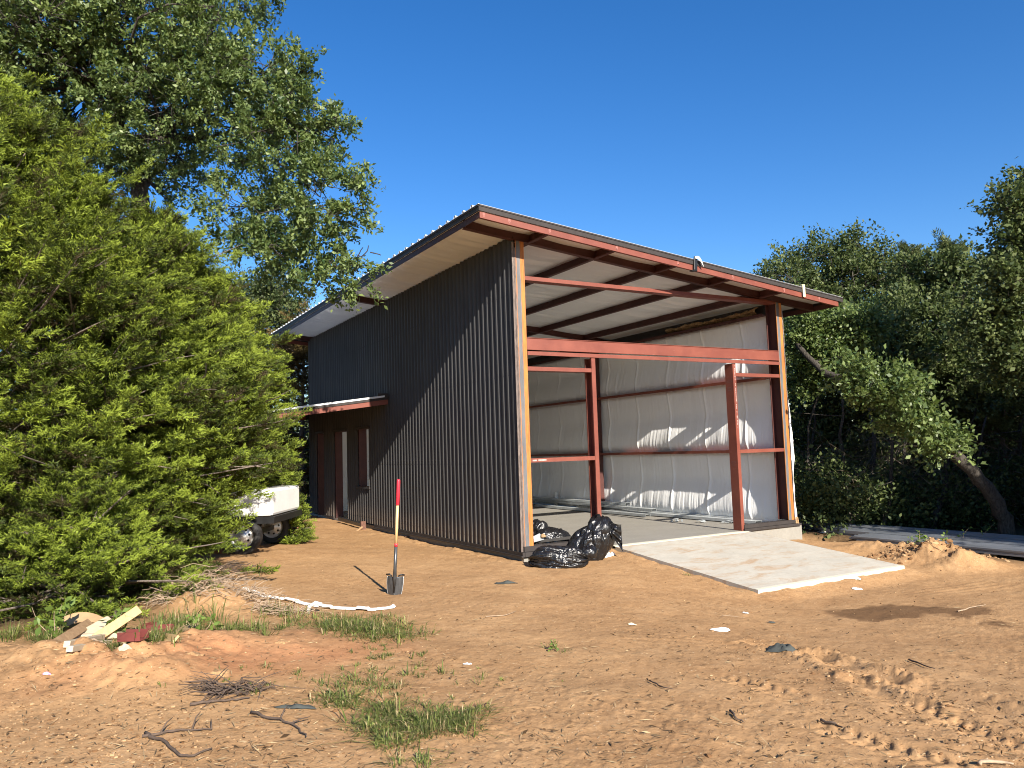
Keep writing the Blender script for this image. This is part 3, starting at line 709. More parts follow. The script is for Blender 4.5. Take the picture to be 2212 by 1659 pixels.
for y in (YF, YB-.012):
    mb = MB(); mb.sbox(XL, XR, y, y+.008, 5.24, 5.343, K).sbox(XL+.01, XR-.01, y+.0095, y+.06, 5.243, 5.25, K)
    o = mb.build("fascia_beam", M_RED, B)
    if y == YF:
        for x in (-.88, -.42)+PX+(6.9,):
            k = MB().sbox(x-.022, x+.022, y-.0025, y-.0008, 5.29-.02*g9.random(), 5.338, K).sbox(x-.010, x+.012, y-.0025, y-.0008, 5.262, 5.29, K)
            k.build("weld_scuff", M_SCUFF, o)
for x, s in ((XL, 1), (XR-.008, -1)):
    zz = z0(x); mb = MB(); mb.box(x, x+.008, YF+.009, YB-.013, zz, zz+.103); mb.build("fascia_beam", M_REDSHADE, B)
# dark fascia trim above the red beams
for y, s in ((YF-.022, 1), (YB, 1)):
    mb = MB(); mb.sbox(XL-.02, XR+.12, y, y+.018, 5.346, 5.418, K).sbox(XL-.02, XR+.12, y-.010, y+.018, 5.419, 5.4435, K); mb.build("fascia_trim", M_TRIM, B)
for x in (XL-.022, XR+.09):
    zz = z0(x); mb = MB(); mb.box(x, x+.018, YF-.003, YB-.001, zz+.106, zz+.178).box(x-.010, x+.018, YF-.003, YB-.001, zz+.179, zz+.203); mb.build("fascia_trim", M_TRIM, B)
# roof sheets with ribs running down the slope
mb = MB(); prf = [(YF-.020, 0)]; y = YF+.17
while y < YB: prf += [(y, 0), (y+.02, .038), (y+.06, .038), (y+.08, 0), (y+.305, 0)]; y += .305
for (ya, da), (yb, db) in zip(prf[:-1], prf[1:]):
    if yb-ya < 1e-6: continue
    a, b = XL-.035, XR+.13
    mb.poly([(a, ya, 5.452+da+K*a), (b, ya, 5.452+da+K*b), (b, yb, 5.452+db+K*b), (a, yb, 5.452+db+K*a)])
mb.sbox(XL-.035, XR+.13, YF-.022, YB+.02, 5.444, 5.4505, K)
mb.build("roof_sheet", M_ROOF, B)
# roof insulation, sagging between purlins
def roof_ins():
    xs = [XL+.012]+list(PX)+[XR-.012]; cols = []
    for a, b in zip(xs[:-1], xs[1:]): cols += [(a+(b-a)*i/16, a, b) for i in range(16)]
    cols.append((xs[-1], xs[-2], xs[-1]))
    ys = np.linspace(YF+.015, YB-.015, 420); V = []
    raf = np.array([YF, .02, 6.28, 12.45, YB])
    for x, a, b in cols:
        t = (x-a)/(b-a); s = math.sin(math.pi*t)
        dr = np.min(np.abs(ys[:, None]-raf[None]), 1); e = np.clip(dr/.5, 0, 1)
        sag = .045*s*(.5+.5*e)*(1+.5*fbm(ys*.8, ys*0+a, 2, 71))+ (.03*s*e+.006)*fbm(ys*6+x*.6, ys*0+x*.7, 4, 72)*1.3
        if a < 0 and x < .2: sag = sag+.055*np.clip((x-XL)/.25, 0, 1)*e
        V.append(np.stack([np.full_like(ys, x), ys, z0(x)+.158-sag], -1))
    V = np.array(V); nu, nv = V.shape[:2]; i = np.arange(nu-1)[:, None]; j = np.arange(nv-1)[None, :]
    f = np.stack([i*nv+j, i*nv+j+1, (i+1)*nv+j+1, (i+1)*nv+j], -1).reshape(-1, 4)
    me = bpy.data.meshes.new("roof_insulation"); me.from_pydata(V.reshape(-1, 3).tolist(), [], f.tolist()); me.update()
    me.polygons.foreach_set('use_smooth', [True]*len(me.polygons)); put("roof_insulation", me, M_SOF, B)
roof_ins()
# lean-to porch roof on the high wall
def cz(x): return .13*x
cn = bpy.data.objects.new("porch_roof", None); COL.objects.link(cn); cn.parent = B
CY0, CY1, CX = 5.85, 12.9, -3.72
mb = MB(); mb.sbox(CX, -.05, CY0, CY0+.01, 2.865, 2.975, .13); mb.sbox(CX, -.05, CY0+.0115, CY0+.06, 2.865, 2.871, .13); mb.build("porch_beam", M_RED, cn)
mb = MB(); mb.sbox(CX, -.05, CY1-.01, CY1, 2.865, 2.975, .13); mb.build("porch_beam", M_RED, cn)
mb = MB(); mb.box(-2.73, -2.63, CY0+.0+.0125, CY1-.012, 2.865+cz(-2.73)-.1, 2.865+cz(-2.73)-.003); mb.build("porch_beam", M_REDSHADE, cn)
mb = MB(); mb.sbox(CX-.02, -.05, CY0-.02, CY0-.003, 2.978, 3.032, .13).box(-.30, -.048, CY0-.03, CY0+.02, 3.0, 3.105); mb.build("porch_trim", M_TRIM, cn)
mb = MB(); prf = []; y = CY0-.03
while y < CY1: prf += [(y, 0), (y+.02, .03), (y+.06, .03), (y+.08, 0), (y+.305, 0)]; y += .305
for (ya, da), (yb, db) in zip(prf[:-1], prf[1:]):
    if yb-ya < 1e-6: continue
    mb.poly([(CX-.06, ya, 3.040+da+cz(CX-.06)), (-.05, ya, 3.040+da+cz(-.05)), (-.05, yb, 3.040+db+cz(-.05)), (CX-.06, yb, 3.040+db+cz(CX-.06))])
mb.sbox(CX-.05, -.14, CY0-.034, CY0-.0315, 3.034, 3.075, .13); mb.sbox(CX, -.06, CY0, CY1, 3.033, 3.0375, .13); mb.build("porch_sheet", M_ROOF, cn)
for y in (CY0+.06, CY1-.3):
    mb = MB(); mb.box(-2.74, -2.62, y, y+.12, -.05, 2.865+cz(-2.73)-.102); mb.build("porch_post", M_REDSHADE, cn)

# ------------------------------------------------------------------ shovel stuck upright in the dirt
def shovel():
    b = G(851, 1283); t = thing("shovel", b, "round point shovel standing upright with red grip and wooden handle", "shovel")
    b = Vector(b); top = Vector(P(861, 1035, float((Vector(b)-Vector(CAM)).dot(Vector(CF)))-.03)); ax = (top-b).normalized(); Ls = (top-b).length
    side = Vector(CR); side = (side-ax*side.dot(ax)).normalized(); fw = side.cross(ax)      # fw points away from the camera
    def at(l, s=0, f=0): return b+ax*l+side*s+fw*f
    mb = MB(); mb.tube([at(.66), at(.9), at(Ls-.33)], [.0185, .0185, .0175], 12); mb.build("handle", M_ASH, t, True)
    mb = MB(); mb.tube([at(Ls-.335), at(Ls-.33), at(Ls-.02), at(Ls)], [.0195, .0225, .0225, .014], 12); mb.build("grip", M_REDP, t, True)
    mb = MB(); mb.tube([at(.625), at(.665)], [.0215, .0215], 12); mb.build("ferrule", M_REDP, t, True)
    mb = MB(); mb.tube([at(.10, 0, .0), at(.24), at(.34), at(.625)], [.012, .026, .0215, .0205], 12); mb.build("socket", M_BLKW, t, True)
    # dished blade, point in the ground
    def wd(v): return .106*np.interp(v, [0, .18, .4, .7, .9, 1], [.62, .80, .93, 1.0, 1.0, .93])
    def fn(u, v):
        q = u*2-1; l = .285*v-.055
        d = .052*abs(q)**1.6-.016*math.exp(-(q/.16)**2)*(.4+.6*v)
        return at(l, q*wd(v), -.012-d+.02*(1-v))
    mb = MB(); mb.grid(fn, 32, 20); o = mb.build("blade", M_BLKW, t, True); sm = o.modifiers.new("t", 'SOLIDIFY'); sm.thickness = .003
    mb = MB()
    for e in (-1, 1): mb.tube([Vector(fn((e*.99+1)/2, k/14))+fw*-.003 for k in range(15)], .0045, 5)
    mb.build("worn_highlight_edge", M_GALV, o, True)  # pale strips carry the bright edge highlights as well as worn steel
    mb = MB(); mb.tube([at(.26, 0, -.004), at(.16, 0, -.012), at(.03, 0, .0)], [.022, .020, .012], 8); mb.build("frog", M_BLK, o, True)
    for s in (-1, 1): mb = MB(); mb.tube([at(.238, s*.040, -.022), at(.256, s*.075, -.036), at(.246, s*.116, -.062)], [.008, .012, .010], 8); mb.build("step", M_BLK, o, True)
        
    mb = MB(); mb.grid(lambda u, v: at(.015+.05*v*(1-.3*u), -.07+.065*u, -.046+.022*u-.006*v), 6, 4); mb.build("label_sticker", M_REDP, o)
shovel()

# ------------------------------------------------------------------ rubbish bags
def blob_mesh(name, c, rad, m, parent, seed, wr=.12, lvl=5, squash=.0, lean=(0, 0), neck=0, top=1.0, axis=None, lie=False):
    import bmesh
    bm = bmesh.new(); bmesh.ops.create_icosphere(bm, subdivisions=lvl, radius=1)
    V = np.array([v.co for v in bm.verts]); n = V/np.linalg.norm(V, axis=1, keepdims=True)
    az = np.arctan2(n[:, 1], n[:, 0]); el = n[:, 2]
    k = 1+.20*fbm(n[:, 0]*1.5+seed, n[:, 1]*1.5+n[:, 2]*1.3, 3, seed)
    if lie: an = np.arctan2(n[:, 2], n[:, 1]); al = n[:, 0]
    else: an = az; al = n[:, 2]
    ca, sa = np.cos(an), np.sin(an); tw_ = al*1.2
    r1 = np.abs(fbm(ca*2.6+al*.8+seed, sa*2.6+tw_, 2, seed+1)); r2 = np.abs(fbm(ca*6.5+al*1.4+seed, sa*6.5-al*1.1, 3, seed+2)); fade = .45+.75*np.abs(al)
    k = k-wr*.95*(1-np.clip(r1/.20, 0, 1))**1.3*fade-.40*wr*(1-np.clip(r2/.16, 0, 1))*fade
    if neck: k = k*(1-.0*el)+neck*np.clip(el-.55, 0, 1)*np.cos(az*9+seed)*.35
    V = n*k[:, None]*np.array(rad)[None]
    V[:, 2] *= np.where(V[:, 2] > 0, top, 1)
    V[:, 0] += lean[0]*(V[:, 2]/rad[2]); V[:, 1] += lean[1]*(V[:, 2]/rad[2])
    if axis is not None:
        ca, sa = math.cos(axis), math.sin(axis); V[:, :2] = np.stack([V[:, 0]*ca-V[:, 1]*sa, V[:, 0]*sa+V[:, 1]*ca], -1)
    fl = -rad[2]*squash; low = V[:, 2] < fl
    V[low, 2] = fl+(V[low, 2]-fl)*.12
    V += np.array(c)-np.array([0, 0, fl])*1
    og = np.array(origin(parent)) if parent is not None else np.array(c)
    for v, q in zip(bm.verts, V-og): v.co = q
    me = bpy.data.meshes.new(name); bm.to_mesh(me); bm.free(); me.polygons.foreach_set('use_smooth', [True]*len(me.polygons))
    o = put(name, me, m, parent)
    if parent is None: o.location = tuple(og)
    return o
AR = math.atan2(CR[1], CR[0]); FWD0 = np.array([CF[0], CF[1], 0]); FWD0 /= np.linalg.norm(FWD0)
g = G(1212, 1226); t = thing("bin_bag", g, "knotted black bin bag lying flat on the dirt at the shed corner, muddy underside", "bin bag", "black rubbish bags at the bay opening")
blob_mesh("bag_body", g+np.array([0, 0.06, -.02]), (.49, .27, .23), M_BAG, t, 11, .16, 6, .55, axis=AR, top=1.05, lie=True)
blob_mesh("gathered_neck", g+np.array(CR)*.50+np.array([0, .1, .13]), (.15, .12, .13), M_BAG, t, 14, .25, 4, .6, neck=1)
g = G(1284, 1207)+FWD0*-.16; g[2] = GZ(g[0], g[1]); t = thing("bin_bag", g, "tall slumped black bin bag leaning on the slab edge behind the flat bag", "bin bag", "black rubbish bags at the bay opening")
blob_mesh("bag_body", g+np.array([-.02, .12, -.02]), (.38, .31, .46), M_BAG, t, 23, .17, 6, .55, (.16, .03), axis=AR, top=.86)
def flap(u, v):
    p = g+np.array(CR)*(.20+.24*u)+np.array([.02, .0, .64-.44*v*(.3+.7*u)-.05*u])+np.array(CF)*(-.05+.05*math.sin(7*u+3*v)+.02*math.sin(17*v))
    return p
MB().grid(flap, 18, 22).build("bag_flap", M_BAG, t, True)
blob_mesh("gathered_top", g+np.array(CR)*.17+np.array([0, .10, .40]), (.27, .20, .21), M_BAG, t, 27, .25, 4, .5, neck=1)
c = plane_c = np.array([.95, .78, .02]); t = thing("bin_bag", c, "small half empty black bag slumped on scrap metal inside the open bay", "bin bag", "black rubbish bags at the bay opening")
blob_mesh("bag_body", c+np.array([0, 0, .02]), (.46, .30, .20), M_BAG, t, 35, .18, 5, .45, axis=AR)
blob_mesh("gathered_neck", c+np.array([-.14, .05, .22]), (.17, .15, .15), M_BAG, t, 39, .28, 4, .5, neck=1)

# ------------------------------------------------------------------ scrap on the floor inside the bay
g7 = random.Random(12)
SCR = [("long dark trim offcut lying closest to the bay sill", .75, .30, 1.05, 8), ("dark trim offcut with an upturned end beside the rusty column", .42, .52, .55, -25),
       ("dark channel offcut poking out from under the small bag", .62, .78, .95, 12), ("bent dark flashing offcut under the small bag", .95, .46, .8, -14),
       ("dark angle offcut at the back of the scrap pile", .50, 1.02, .85, 5), ("short dark trim piece crossing the top of the scrap pile", .70, .60, .5, 40)]
for i, (lab, x, y, ln, ang) in enumerate(SCR):
    z = .004+.028*(i % 4)+.01*i; rm = Matrix.Rotation(R(ang), 3, 'Z')@Matrix.Rotation(R(g7.uniform(-4, 4)), 3, 'Y')
    a = Vector((x, y, z))-rm@Vector((ln/2, 0, 0)); b = Vector((x, y, z))+rm@Vector((ln/2, 0, 0))
    mb = MB().sweep([(0, 0), (.055, 0), (.055, .05), (.052, .05), (.052, .003), (.003, .003), (.003, .035), (0, .035)], a, b)
    o = mb.build("trim_offcut", M_SCRAP, None, loc=(x, y, z)); tag(o, lab, "metal offcut", "dark trim offcuts piled inside the bay")
for lab, x, y, ang in (("grey triangular sheet metal scrap on the pile by the rusty column", .55, .42, 20), ("pale bent sheet scrap standing against the rusty column foot", .32, .34, 75)):
    rm = Matrix.Rotation(R(ang), 3, 'Z'); c = Vector((x, y, .14))
    mb = MB(); pts = [Vector((-.16, -.03, 0)), Vector((.17, 0, .01)), Vector((.1, .05, .12)), Vector((-.1, .03, .09))]; mb.poly([c+rm@p for p in pts]); mb.poly([c+rm@(p+Vector((0, .003, 0))) for p in reversed(pts)])
    o = mb.build("sheet_scrap", M_GALV, None, loc=c); tag(o, lab, "metal scrap", "sheet scraps on the pile")
o = MB().obox((.98, 1.12, .13), (.16, .12, .10), Matrix.Rotation(.4, 3, 'Z')).build("paper_box", M_PAPER, None, loc=(.98, 1.12, .08), bevel=.006); tag(o, "small white box behind the black bag inside the bay", "box")
blob_mesh("insulation_tuft", (.66, .44, .20), (.05, .04, .06), M_FIB, None, 44, .3, 3); tag(bpy.context.scene.objects["insulation_tuft"], "tan fibreglass tuft on top of the scrap pile", "insulation")
# long galvanised channels along the low wall
CH = [("galvanised channel nearest the bay, its cut end turned to the opening", (6.02, .55), (5.95, 5.6), .02, .20),
      ("galvanised channel lying flush along the foot of the white wall", (6.28, 1.3), (6.26, 7.4), .02, .16),
      ("galvanised channel stacked askew on the mid length of the others", (5.88, 3.7), (6.22, 9.6), .125, .16),
      ("low galvanised channel innermost on the bare floor", (5.62, 3.6), (5.72, 8.8), .02, .15),
      ("galvanised channel on top reaching into the dark rear", (6.12, 5.0), (6.05, 11.2), .20, .16)]
for i, (lab, a, b, z, w) in enumerate(CH):
    mb = MB().sweep([(-w/2, 0), (w/2, 0), (w/2, .06), (w/2-.004, .06), (w/2-.004, .004), (-w/2+.004, .004), (-w/2+.004, .06), (-w/2, .06)][::1], (a[0], a[1], z+.06), (b[0], b[1], z+.06), (0, 0, -1))
    o = mb.build("steel_channel", M_GALV, None, loc=(a[0], a[1], z)); tag(o, lab, "steel channel", "galvanised channels on the shed floor")
for i, (x, y, lab) in enumerate(((5.35, 2.3, "clump of small metal clips nearest the middle of the bay floor"), (5.6, 1.8, "twisted metal clip bracket beside the long channels"), (5.86, 1.2, "flat pale metal clip by the channel end"))):
    mb = MB()
    for k in range(3 if i != 1 else 2):
        rm = Matrix.Rotation(g7.uniform(0, 3), 3, 'Z')@Matrix.Rotation(g7.uniform(-.4, .4), 3, 'X')
        mb.obox((x+g7.uniform(-.12, .12), y+g7.uniform(-.08, .08), .03+.02*k), (.17, .05, .004), rm); mb.obox((x+g7.uniform(-.12, .12), y+g7.uniform(-.08, .08), .03), (.004, .05, .055), rm)
    o = mb.build("metal_clip", M_GALV, None, loc=(x, y, .0)); tag(o, lab, "metal clip", "metal clips on the bay floor")
p = plane_p = np.array([6.05, 8.6, 0])
def on_x(px, py, x):
    d = CF + CR*(px-PW/2)/FPX - CU*(py-PH/2)/FPX; t = (x-CAM[0])/d[0]; return CAM+t*d
q = on_x(1042.4+.372*425, 658.3+.372*1090, 6.20)
mb = MB(); mb.tube([(q[0], q[1], 0), (q[0], q[1], .42)], .055, 14); o = mb.build("pipe_stub", M_WHITE, None, True, loc=(q[0], q[1], 0)); tag(o, "white plastic pipe stub standing at the foot of the white wall", "pipe")
# broom leaning inside the doorway
mb = MB(); mb.tube([(1.6, 9.9, .03), (.75, 9.35, 1.5)], .013, 8); o = mb.build("leaning_pole", M_GALV, None, True, loc=(1.6, 9.9, 0)); tag(o, "thin pole leaning inside the shed seen through the doorway", "pole")
# square steel tube along the wall foot with an end bracket
def on_wall(px, py): return on_x(px, py, -.10)
a = np.array([-.20, 9.15, .02]); b2 = np.array([-.24, 7.15, -.02])
t = thing("steel_tube", a, "black square steel tube with bracket lying along the shed wall foot", "steel tube")
MB().sweep([(-.04, 0), (.04, 0), (.04, .09), (-.04, .09)], a, b2).build("tube", M_BLK, t, bevel=.004)
mb = MB(); mb.box(b2[0]-.07, b2[0]+.05, b2[1]-.06, b2[1], -.12, .12); mb.build("bracket", M_RUSTY, t, bevel=.004)
mb = MB(); mb.tube([(b2[0]-.05, b2[1]-.05, -.02), (b2[0]-.25, b2[1]-.22, -.10)], .03, 6); mb.build("stake", M_LUMD, t)
g = G(1532, 1556) if False else G((900+.7233*988)/1.8228, (1500+.7233*856)/1.8228)
rm = Matrix.Rotation(AR+.12, 3, 'Z'); mb = MB()
for sx, sy, sz, dx, dy, dz in ((.22, .16, .006, 0, 0, .075), (.22, .16, .006, 0, 0, .006), (.006, .16, .07, -.107, 0, .04), (.006, .16, .07, .107, 0, .04)):
    mb.obox(Vector(g)+rm@Vector((dx, dy, dz)), (sx, sy, sz), rm)
o = mb.build("box_section_offcut", M_RUSTY, None, loc=g); tag(o, "short rusty box section offcut on the dirt near the ribbed wall", "steel offcut")

# ------------------------------------------------------------------ clamp and strap on the front fascia
def on_front(px, py, y=-.63):
    d = CF + CR*(px-PW/2)/FPX - CU*(py-PH/2)/FPX; t = (y-CAM[1])/d[1]; return CAM+t*d
q = on_front((2700+.2712*135)/1.8228, (1000+.2712*140)/1.8228)
t = thing("spring_clamp", q, "black clamp with a white rag hanging on the front fascia", "clamp")
mb = MB(); mb.obox(Vector(q)+Vector((0, -.012, .0)), (.075, .03, .26), Matrix.Rotation(.08, 3, 'Y')); mb.obox(Vector(q)+Vector((-.03, .02, -.135)), (.12, .09, .02), Matrix.Identity(3)); mb.build("clamp_body", M_BLK, t, bevel=.008)
mb = MB(); mb.grid(lambda u, v: (q[0]-.02+.15*u+.05*v*u, q[1]-.035-.03*math.sin(3*u), q[2]+.12-.03*u-.10*v*u+.02*math.sin(5*u)-.03*v), 10, 6); mb.build("white_rag", M_PAPER, t, True)
q = on_front((2700+.2712*1712)/1.8228, (1000+.2712*540)/1.8228)
mb = MB(); mb.box(q[0]-.035, q[0]+.035, q[1]-.012, q[1]-.006, q[2]-.115, q[2]+.13).box(q[0]-.035, q[0]+.035, q[1]-.012, q[1]+.06, q[2]+.1315, q[2]+.137)
o = mb.build("web_strap", M_YEL, None, loc=q); tag(o, "pale yellow strap looped over the right end of the front fascia", "strap")

# ------------------------------------------------------------------ litter on the yard
def rag(name, px, py, sx, sy, hz, m, lab, cat, seed, group=None, z=None):
    c = G(px, py)
    if z is not None: c[2] = z
    def fn(u, v):
        a = 2*math.pi*u; r = v*(1+.5*float(fbm(np.array(math.cos(a)*1.5+seed), np.array(math.sin(a)*1.5), 3, seed)))
        q = c+np.array(CR)*math.cos(a)*r*sx+np.array([CF[0], CF[1], 0])*math.sin(a)*r*sy
        zz = .005+hz*(1-v**3)*min(.8, .2+1.2*abs(float(fbm(np.array(q[0]*9+seed), np.array(q[1]*9), 3, seed+1))))+.012*abs(float(vnoise(np.array(q[0]*40), np.array(q[1]*40), seed)))
        q[2] = (GZ(q[0], q[1]) if z is None else z)+zz; return q
    o = MB().grid(fn, 26, 8).build(name, m, None, True, loc=c); return tag(o, lab, cat, group)
LG = "small rubbish on the yard"
rag("black_rag", 1092, 1263, .14, .06, .05, M_TARP, "crumpled black rag on the dirt between shovel and bags", "rag", 3)
rag("paper_scrap", 1558, 1361, .10, .06, .05, M_PAPER, "crumpled white paper alone on the dirt in front of the ramp slab", "paper", 5, LG)
rag("paper_scrap", 1838, 1262, .20, .07, .05, M_PAPER, "long crumpled white plastic litter near the ramp slab front edge", "paper", 7, LG)
rag("paper_scrap", 1852, 1274, .07, .05, .03, M_PAPER, "small white scrap just in front of the long white litter", "paper", 8, LG)
rag("paper_scrap", 1009, 1431, .035, .025, .02, M_PAPER, "tiny white paper scrap beyond the near grass patch", "paper", 9, LG)
rag("paper_scrap", 1611, 1327, .04, .03, .02, M_PAPER, "tiny white scrap behind the lone crumpled paper", "paper", 10, LG)
rag("black_rag", 1697, 1412, .15, .08, .07, M_TARP, "dark grey rag crumpled beside the tyre ruts", "rag", 12)
rag("black_rag", 1665, 1345, .05, .04, .03, M_TARP, "little dark scrap between the damp patch and the white paper", "rag", 13)
rag("foil_wrapper", 100/1, 1476, .03, .02, .03, simple("pink_foil", (.75, .35, .6), .4), "tiny pink and white wrapper on the dirt at the lower left", "wrapper", 15)
rag("black_rag", 1494, 1187, .07, .03, .03, M_TARP, "small black strip of rubber lying on the ramp slab", "rag", 17, z=apron_z(-1.0)+.004)
rag("black_rag", 640, 1527, .13, .035, .03, M_TARP, "torn black plastic strip near the lower grass patch", "rag", 19)
rag("white_cup", (2050+.5199*660)/1.8228, (1950+.5199*480)/1.8228, .11, .06, .09, M_PAPER, "crushed white cup and foam beside the black bags", "litter", 21)
rag("plastic_wrap", 1800, 1150, .26, .15, .14, M_CLEAR, "crumpled clear plastic wrap by the slab corner", "plastic", 23)
rag("yellow_wrapper", 1365, 1350, .05, .025, .02, M_YEL, "small yellow wrapper on the dirt below the ramp slab corner", "wrapper", 25)
# rocks along the berm at the left edge
for i, (px, py, s, lab) in enumerate([(115, 1428, .15, "big flat tan rock at the lower left of the yard edge"), (150, 1452, .085, "small rounded tan rock in front of the big flat rock"),
        (262, 1412, .13, "upright tan rock next to the pale boards"), (395, 1440, .16, "tan rock with a broken face beside the weeds"), (470, 1458, .11, "wedge shaped tan rock in front of the near red offcut"),
        (330, 1452, .09, "low tan rock left of the near red offcut"), (1862, 1292, .05, "pale pebble sized rock right of the white litter"), (610, 1398, .12, "flat orange rock sunk in the reddish dirt"),
        (1930, 1198, .11, "crusted dirt lump at the ramp corner"), (445, 1418, .10, "orange stone slab edge by the weeds")]):
    c = G(px, py); o = stones_mesh("rock", np.array([c+np.array([0, 0, -s*.25])]), np.array([s*.8]), M_STONE, None, .55, 70+i); o.location = Vector(o.location)
    me = o.data; me.transform(Matrix.Translation(-Vector(c))); o.location = Vector(c)
    md = o.modifiers.new("w", 'WELD'); md.merge_threshold = .0005
    md = o.modifiers.new("s", 'SUBSURF'); md.levels = 3; md.render_levels = 3; md.subdivision_type = 'SIMPLE'
    tx = bpy.data.textures.new("rock_noise", 'CLOUDS'); tx.noise_scale = s*.35; tx.noise_depth = 4; md = o.modifiers.new("d", 'DISPLACE'); md.texture = tx; md.strength = s*.35; md.texture_coords = 'GLOBAL'
    tag(o, lab, "rock", "rocks along the yard edge")

# ------------------------------------------------------------------ timber and steel scraps at the left
def board(px1, py1, px2, py2, w, th, m, lab, z1=.03, z2=.03, roll=0, name="board", grp="boards dumped at the yard edge"):
    a = Vector(G(px1, py1)); b = Vector(G(px2, py2)); a.z += z1; b.z += z2
    d = (b-a).normalized(); s = d.cross(Vector((0, 0, 1))).normalized(); u = s.cross(d)
    rm = Matrix.Rotation(roll, 3, d); s = rm@s; u = rm@u
    mb = MB(); mb.sweep([(-w/2, -th/2), (w/2, -th/2), (w/2, th/2), (-w/2, th/2)], a, b, u); o = mb.build(name, m, None, loc=a, bevel=.003); return tag(o, lab, "board", grp)
def above(px, py, d):
    while P(px, py, d)[2] < GZ(*P(px, py, d)[:2])+.035: d -= .04
    return P(px, py, d)
def board2(p1, p2, w, th, m, lab, roll=0):
    a = Vector(above(*p1)); b = Vector(above(*p2)); d = (b-a).normalized(); s = d.cross(Vector((0, 0, 1))).normalized(); u = s.cross(d); rm = Matrix.Rotation(roll, 3, d); u = rm@u
    mb = MB(); mb.sweep([(-w/2, -th/2), (w/2, -th/2), (w/2, th/2), (-w/2, th/2)], a, b, u); o = mb.build("board", m, None, loc=a, bevel=.003); return tag(o, lab, "board", "boards dumped at the yard edge")
board2((205, 1380, 7.0), (301, 1316, 7.25), .085, .025, M_LUM, "fresh yellow pine board with its end raised highest above the pile", 1.0)
board2((165, 1380, 7.05), (240, 1338, 7.4), .10, .015, M_LUMP, "pale white painted board lying behind the yellow pine board", .7)
board2((122, 1390, 6.95), (195, 1345, 7.3), .09, .025, M_LUMD, "weathered brown board leaning at the left of the pile", .8)
board2((160, 1376, 6.95), (268, 1371, 7.1), .05, .045, M_LUMP, "longest pale sawn stud lying across the middle of the pile", .1)
board2((144, 1392, 6.8), (221, 1376, 6.9), .05, .05, M_LUMP, "short pale sawn stud just under the long one", .1)
board2((150, 1402, 6.72), (236, 1388, 6.8), .05, .045, M_LUMP, "lowest pale sawn stud nearest the dirt edge", .1)
board2((276, 1370, 7.0), (330, 1370, 7.0), .06, .02, M_LUM, "left piece of thin tan board hidden in weeds by the red steel", .8)
board2((328, 1371, 7.0), (380, 1381, 6.9), .07, .02, M_LUM, "right piece of thin tan board below the red steel", .8)
def fn(u, v):
    px = 110+135*u; py = 1364-42*math.sin(math.pi*(.12+.74*u))+(26-10*u)*(1-v)
    return P(px, py, 7.55+.22*math.sin(math.pi*u)-.10*(1-v))
o = MB().grid(fn, 24, 6).build("cardboard_sheet", M_CARD, None, True, loc=P(170, 1370, 7.6)); tag(o, "curved brown cardboard sheet under the juniper behind the boards", "cardboard")
o = MB().poly([P(362, 1371, 6.95), P(392, 1372, 6.9), P(424, 1352, 7.2), P(398, 1350, 7.3)]).build("sheet_scrap", M_CARD, None, loc=P(362, 1371, 6.95)); md = o.modifiers.new("s", 'SOLIDIFY'); md.thickness = .01; tag(o, "flat brown scrap sheet leaning at the right end of the red steel", "sheet scrap")
def red_piece(px, py, ln, w, h, ang, lab):
    c = Vector(G(px, py)); rm = Matrix.Rotation(AR+ang, 3, 'Z'); a = c+rm@Vector((-ln/2, 0, .01)); b = c+rm@Vector((ln/2, 0, .015))
    mb = MB().sweep([(-w/2, 0), (w/2, 0), (w/2, h), (w/2-.008, h), (w/2-.008, .008), (-w/2+.008, .008), (-w/2+.008, h), (-w/2, h)], a, b); o = mb.build("red_channel_offcut", M_OFFR, None, loc=c); return tag(o, lab, "steel offcut", "red steel offcuts in the weeds")
red_piece(343, 1372, .25, .09, .075, .05, "longer red steel channel offcut lying behind the weeds")
red_piece(322, 1364, .13, .07, .06, 1.1, "short red steel piece standing crosswise behind the longer red one")
red_piece(287, 1440, .19, .12, .07, -.12, "rusty red steel channel offcut half buried at the dirt edge")
rag("gravel_board", 268, 1449, .05, .025, .02, M_LUMP, "pale splinter of board on the dirt in front of the buried red offcut", "board", 27)
# long white plastic strip
def strip():
    pix = [(528, 1274), (560, 1290), (600, 1297), (640, 1304), (680, 1311), (720, 1315), (765, 1318), (805, 1320), (850, 1314)]
    pts = [G(*p) for p in pix]; P_ = []
    for a, b in zip(pts[:-1], pts[1:]):
        for i in range(6): P_.append(a+(b-a)*i/6)
    P_.append(pts[-1]); n = len(P_)
    def fn(u, v):
        i = min(int(u*(n-1)), n-2); t = u*(n-1)-i; p = P_[i]*(1-t)+P_[i+1]*t; d = P_[i+1]-P_[i]; d = d/np.linalg.norm(d); s = np.array([-d[1], d[0], 0])
        w = .042*(1 if (int(u*17) % 5) else .75); q = p+s*(v-.5)*2*w; q[2] = GZ(q[0], q[1])+.015+.018*math.sin(math.pi*v)+.014*(int(u*13) % 3 == 1); return q
    o = MB().grid(fn, 110, 4).build("plastic_strip", M_WHITE, None, False, loc=P_[-1]); md = o.modifiers.new("s", 'SOLIDIFY'); md.thickness = .008
    tag(o, "long curved white plastic strip on the dirt left of the shovel", "plastic strip")
    c = G(672, 1322); mb = MB(); mb.tube([c+np.array(CR)*x+np.array([0, 0, z]) for x, z in ((-.03, .0), (-.02, .07), (.05, .11), (.12, .09))], .022, 6); o = mb.build("plastic_strip", M_WHITE, None, True, loc=c); tag(o, "short bent white plastic strip curling over the grass edge", "plastic strip")
strip()
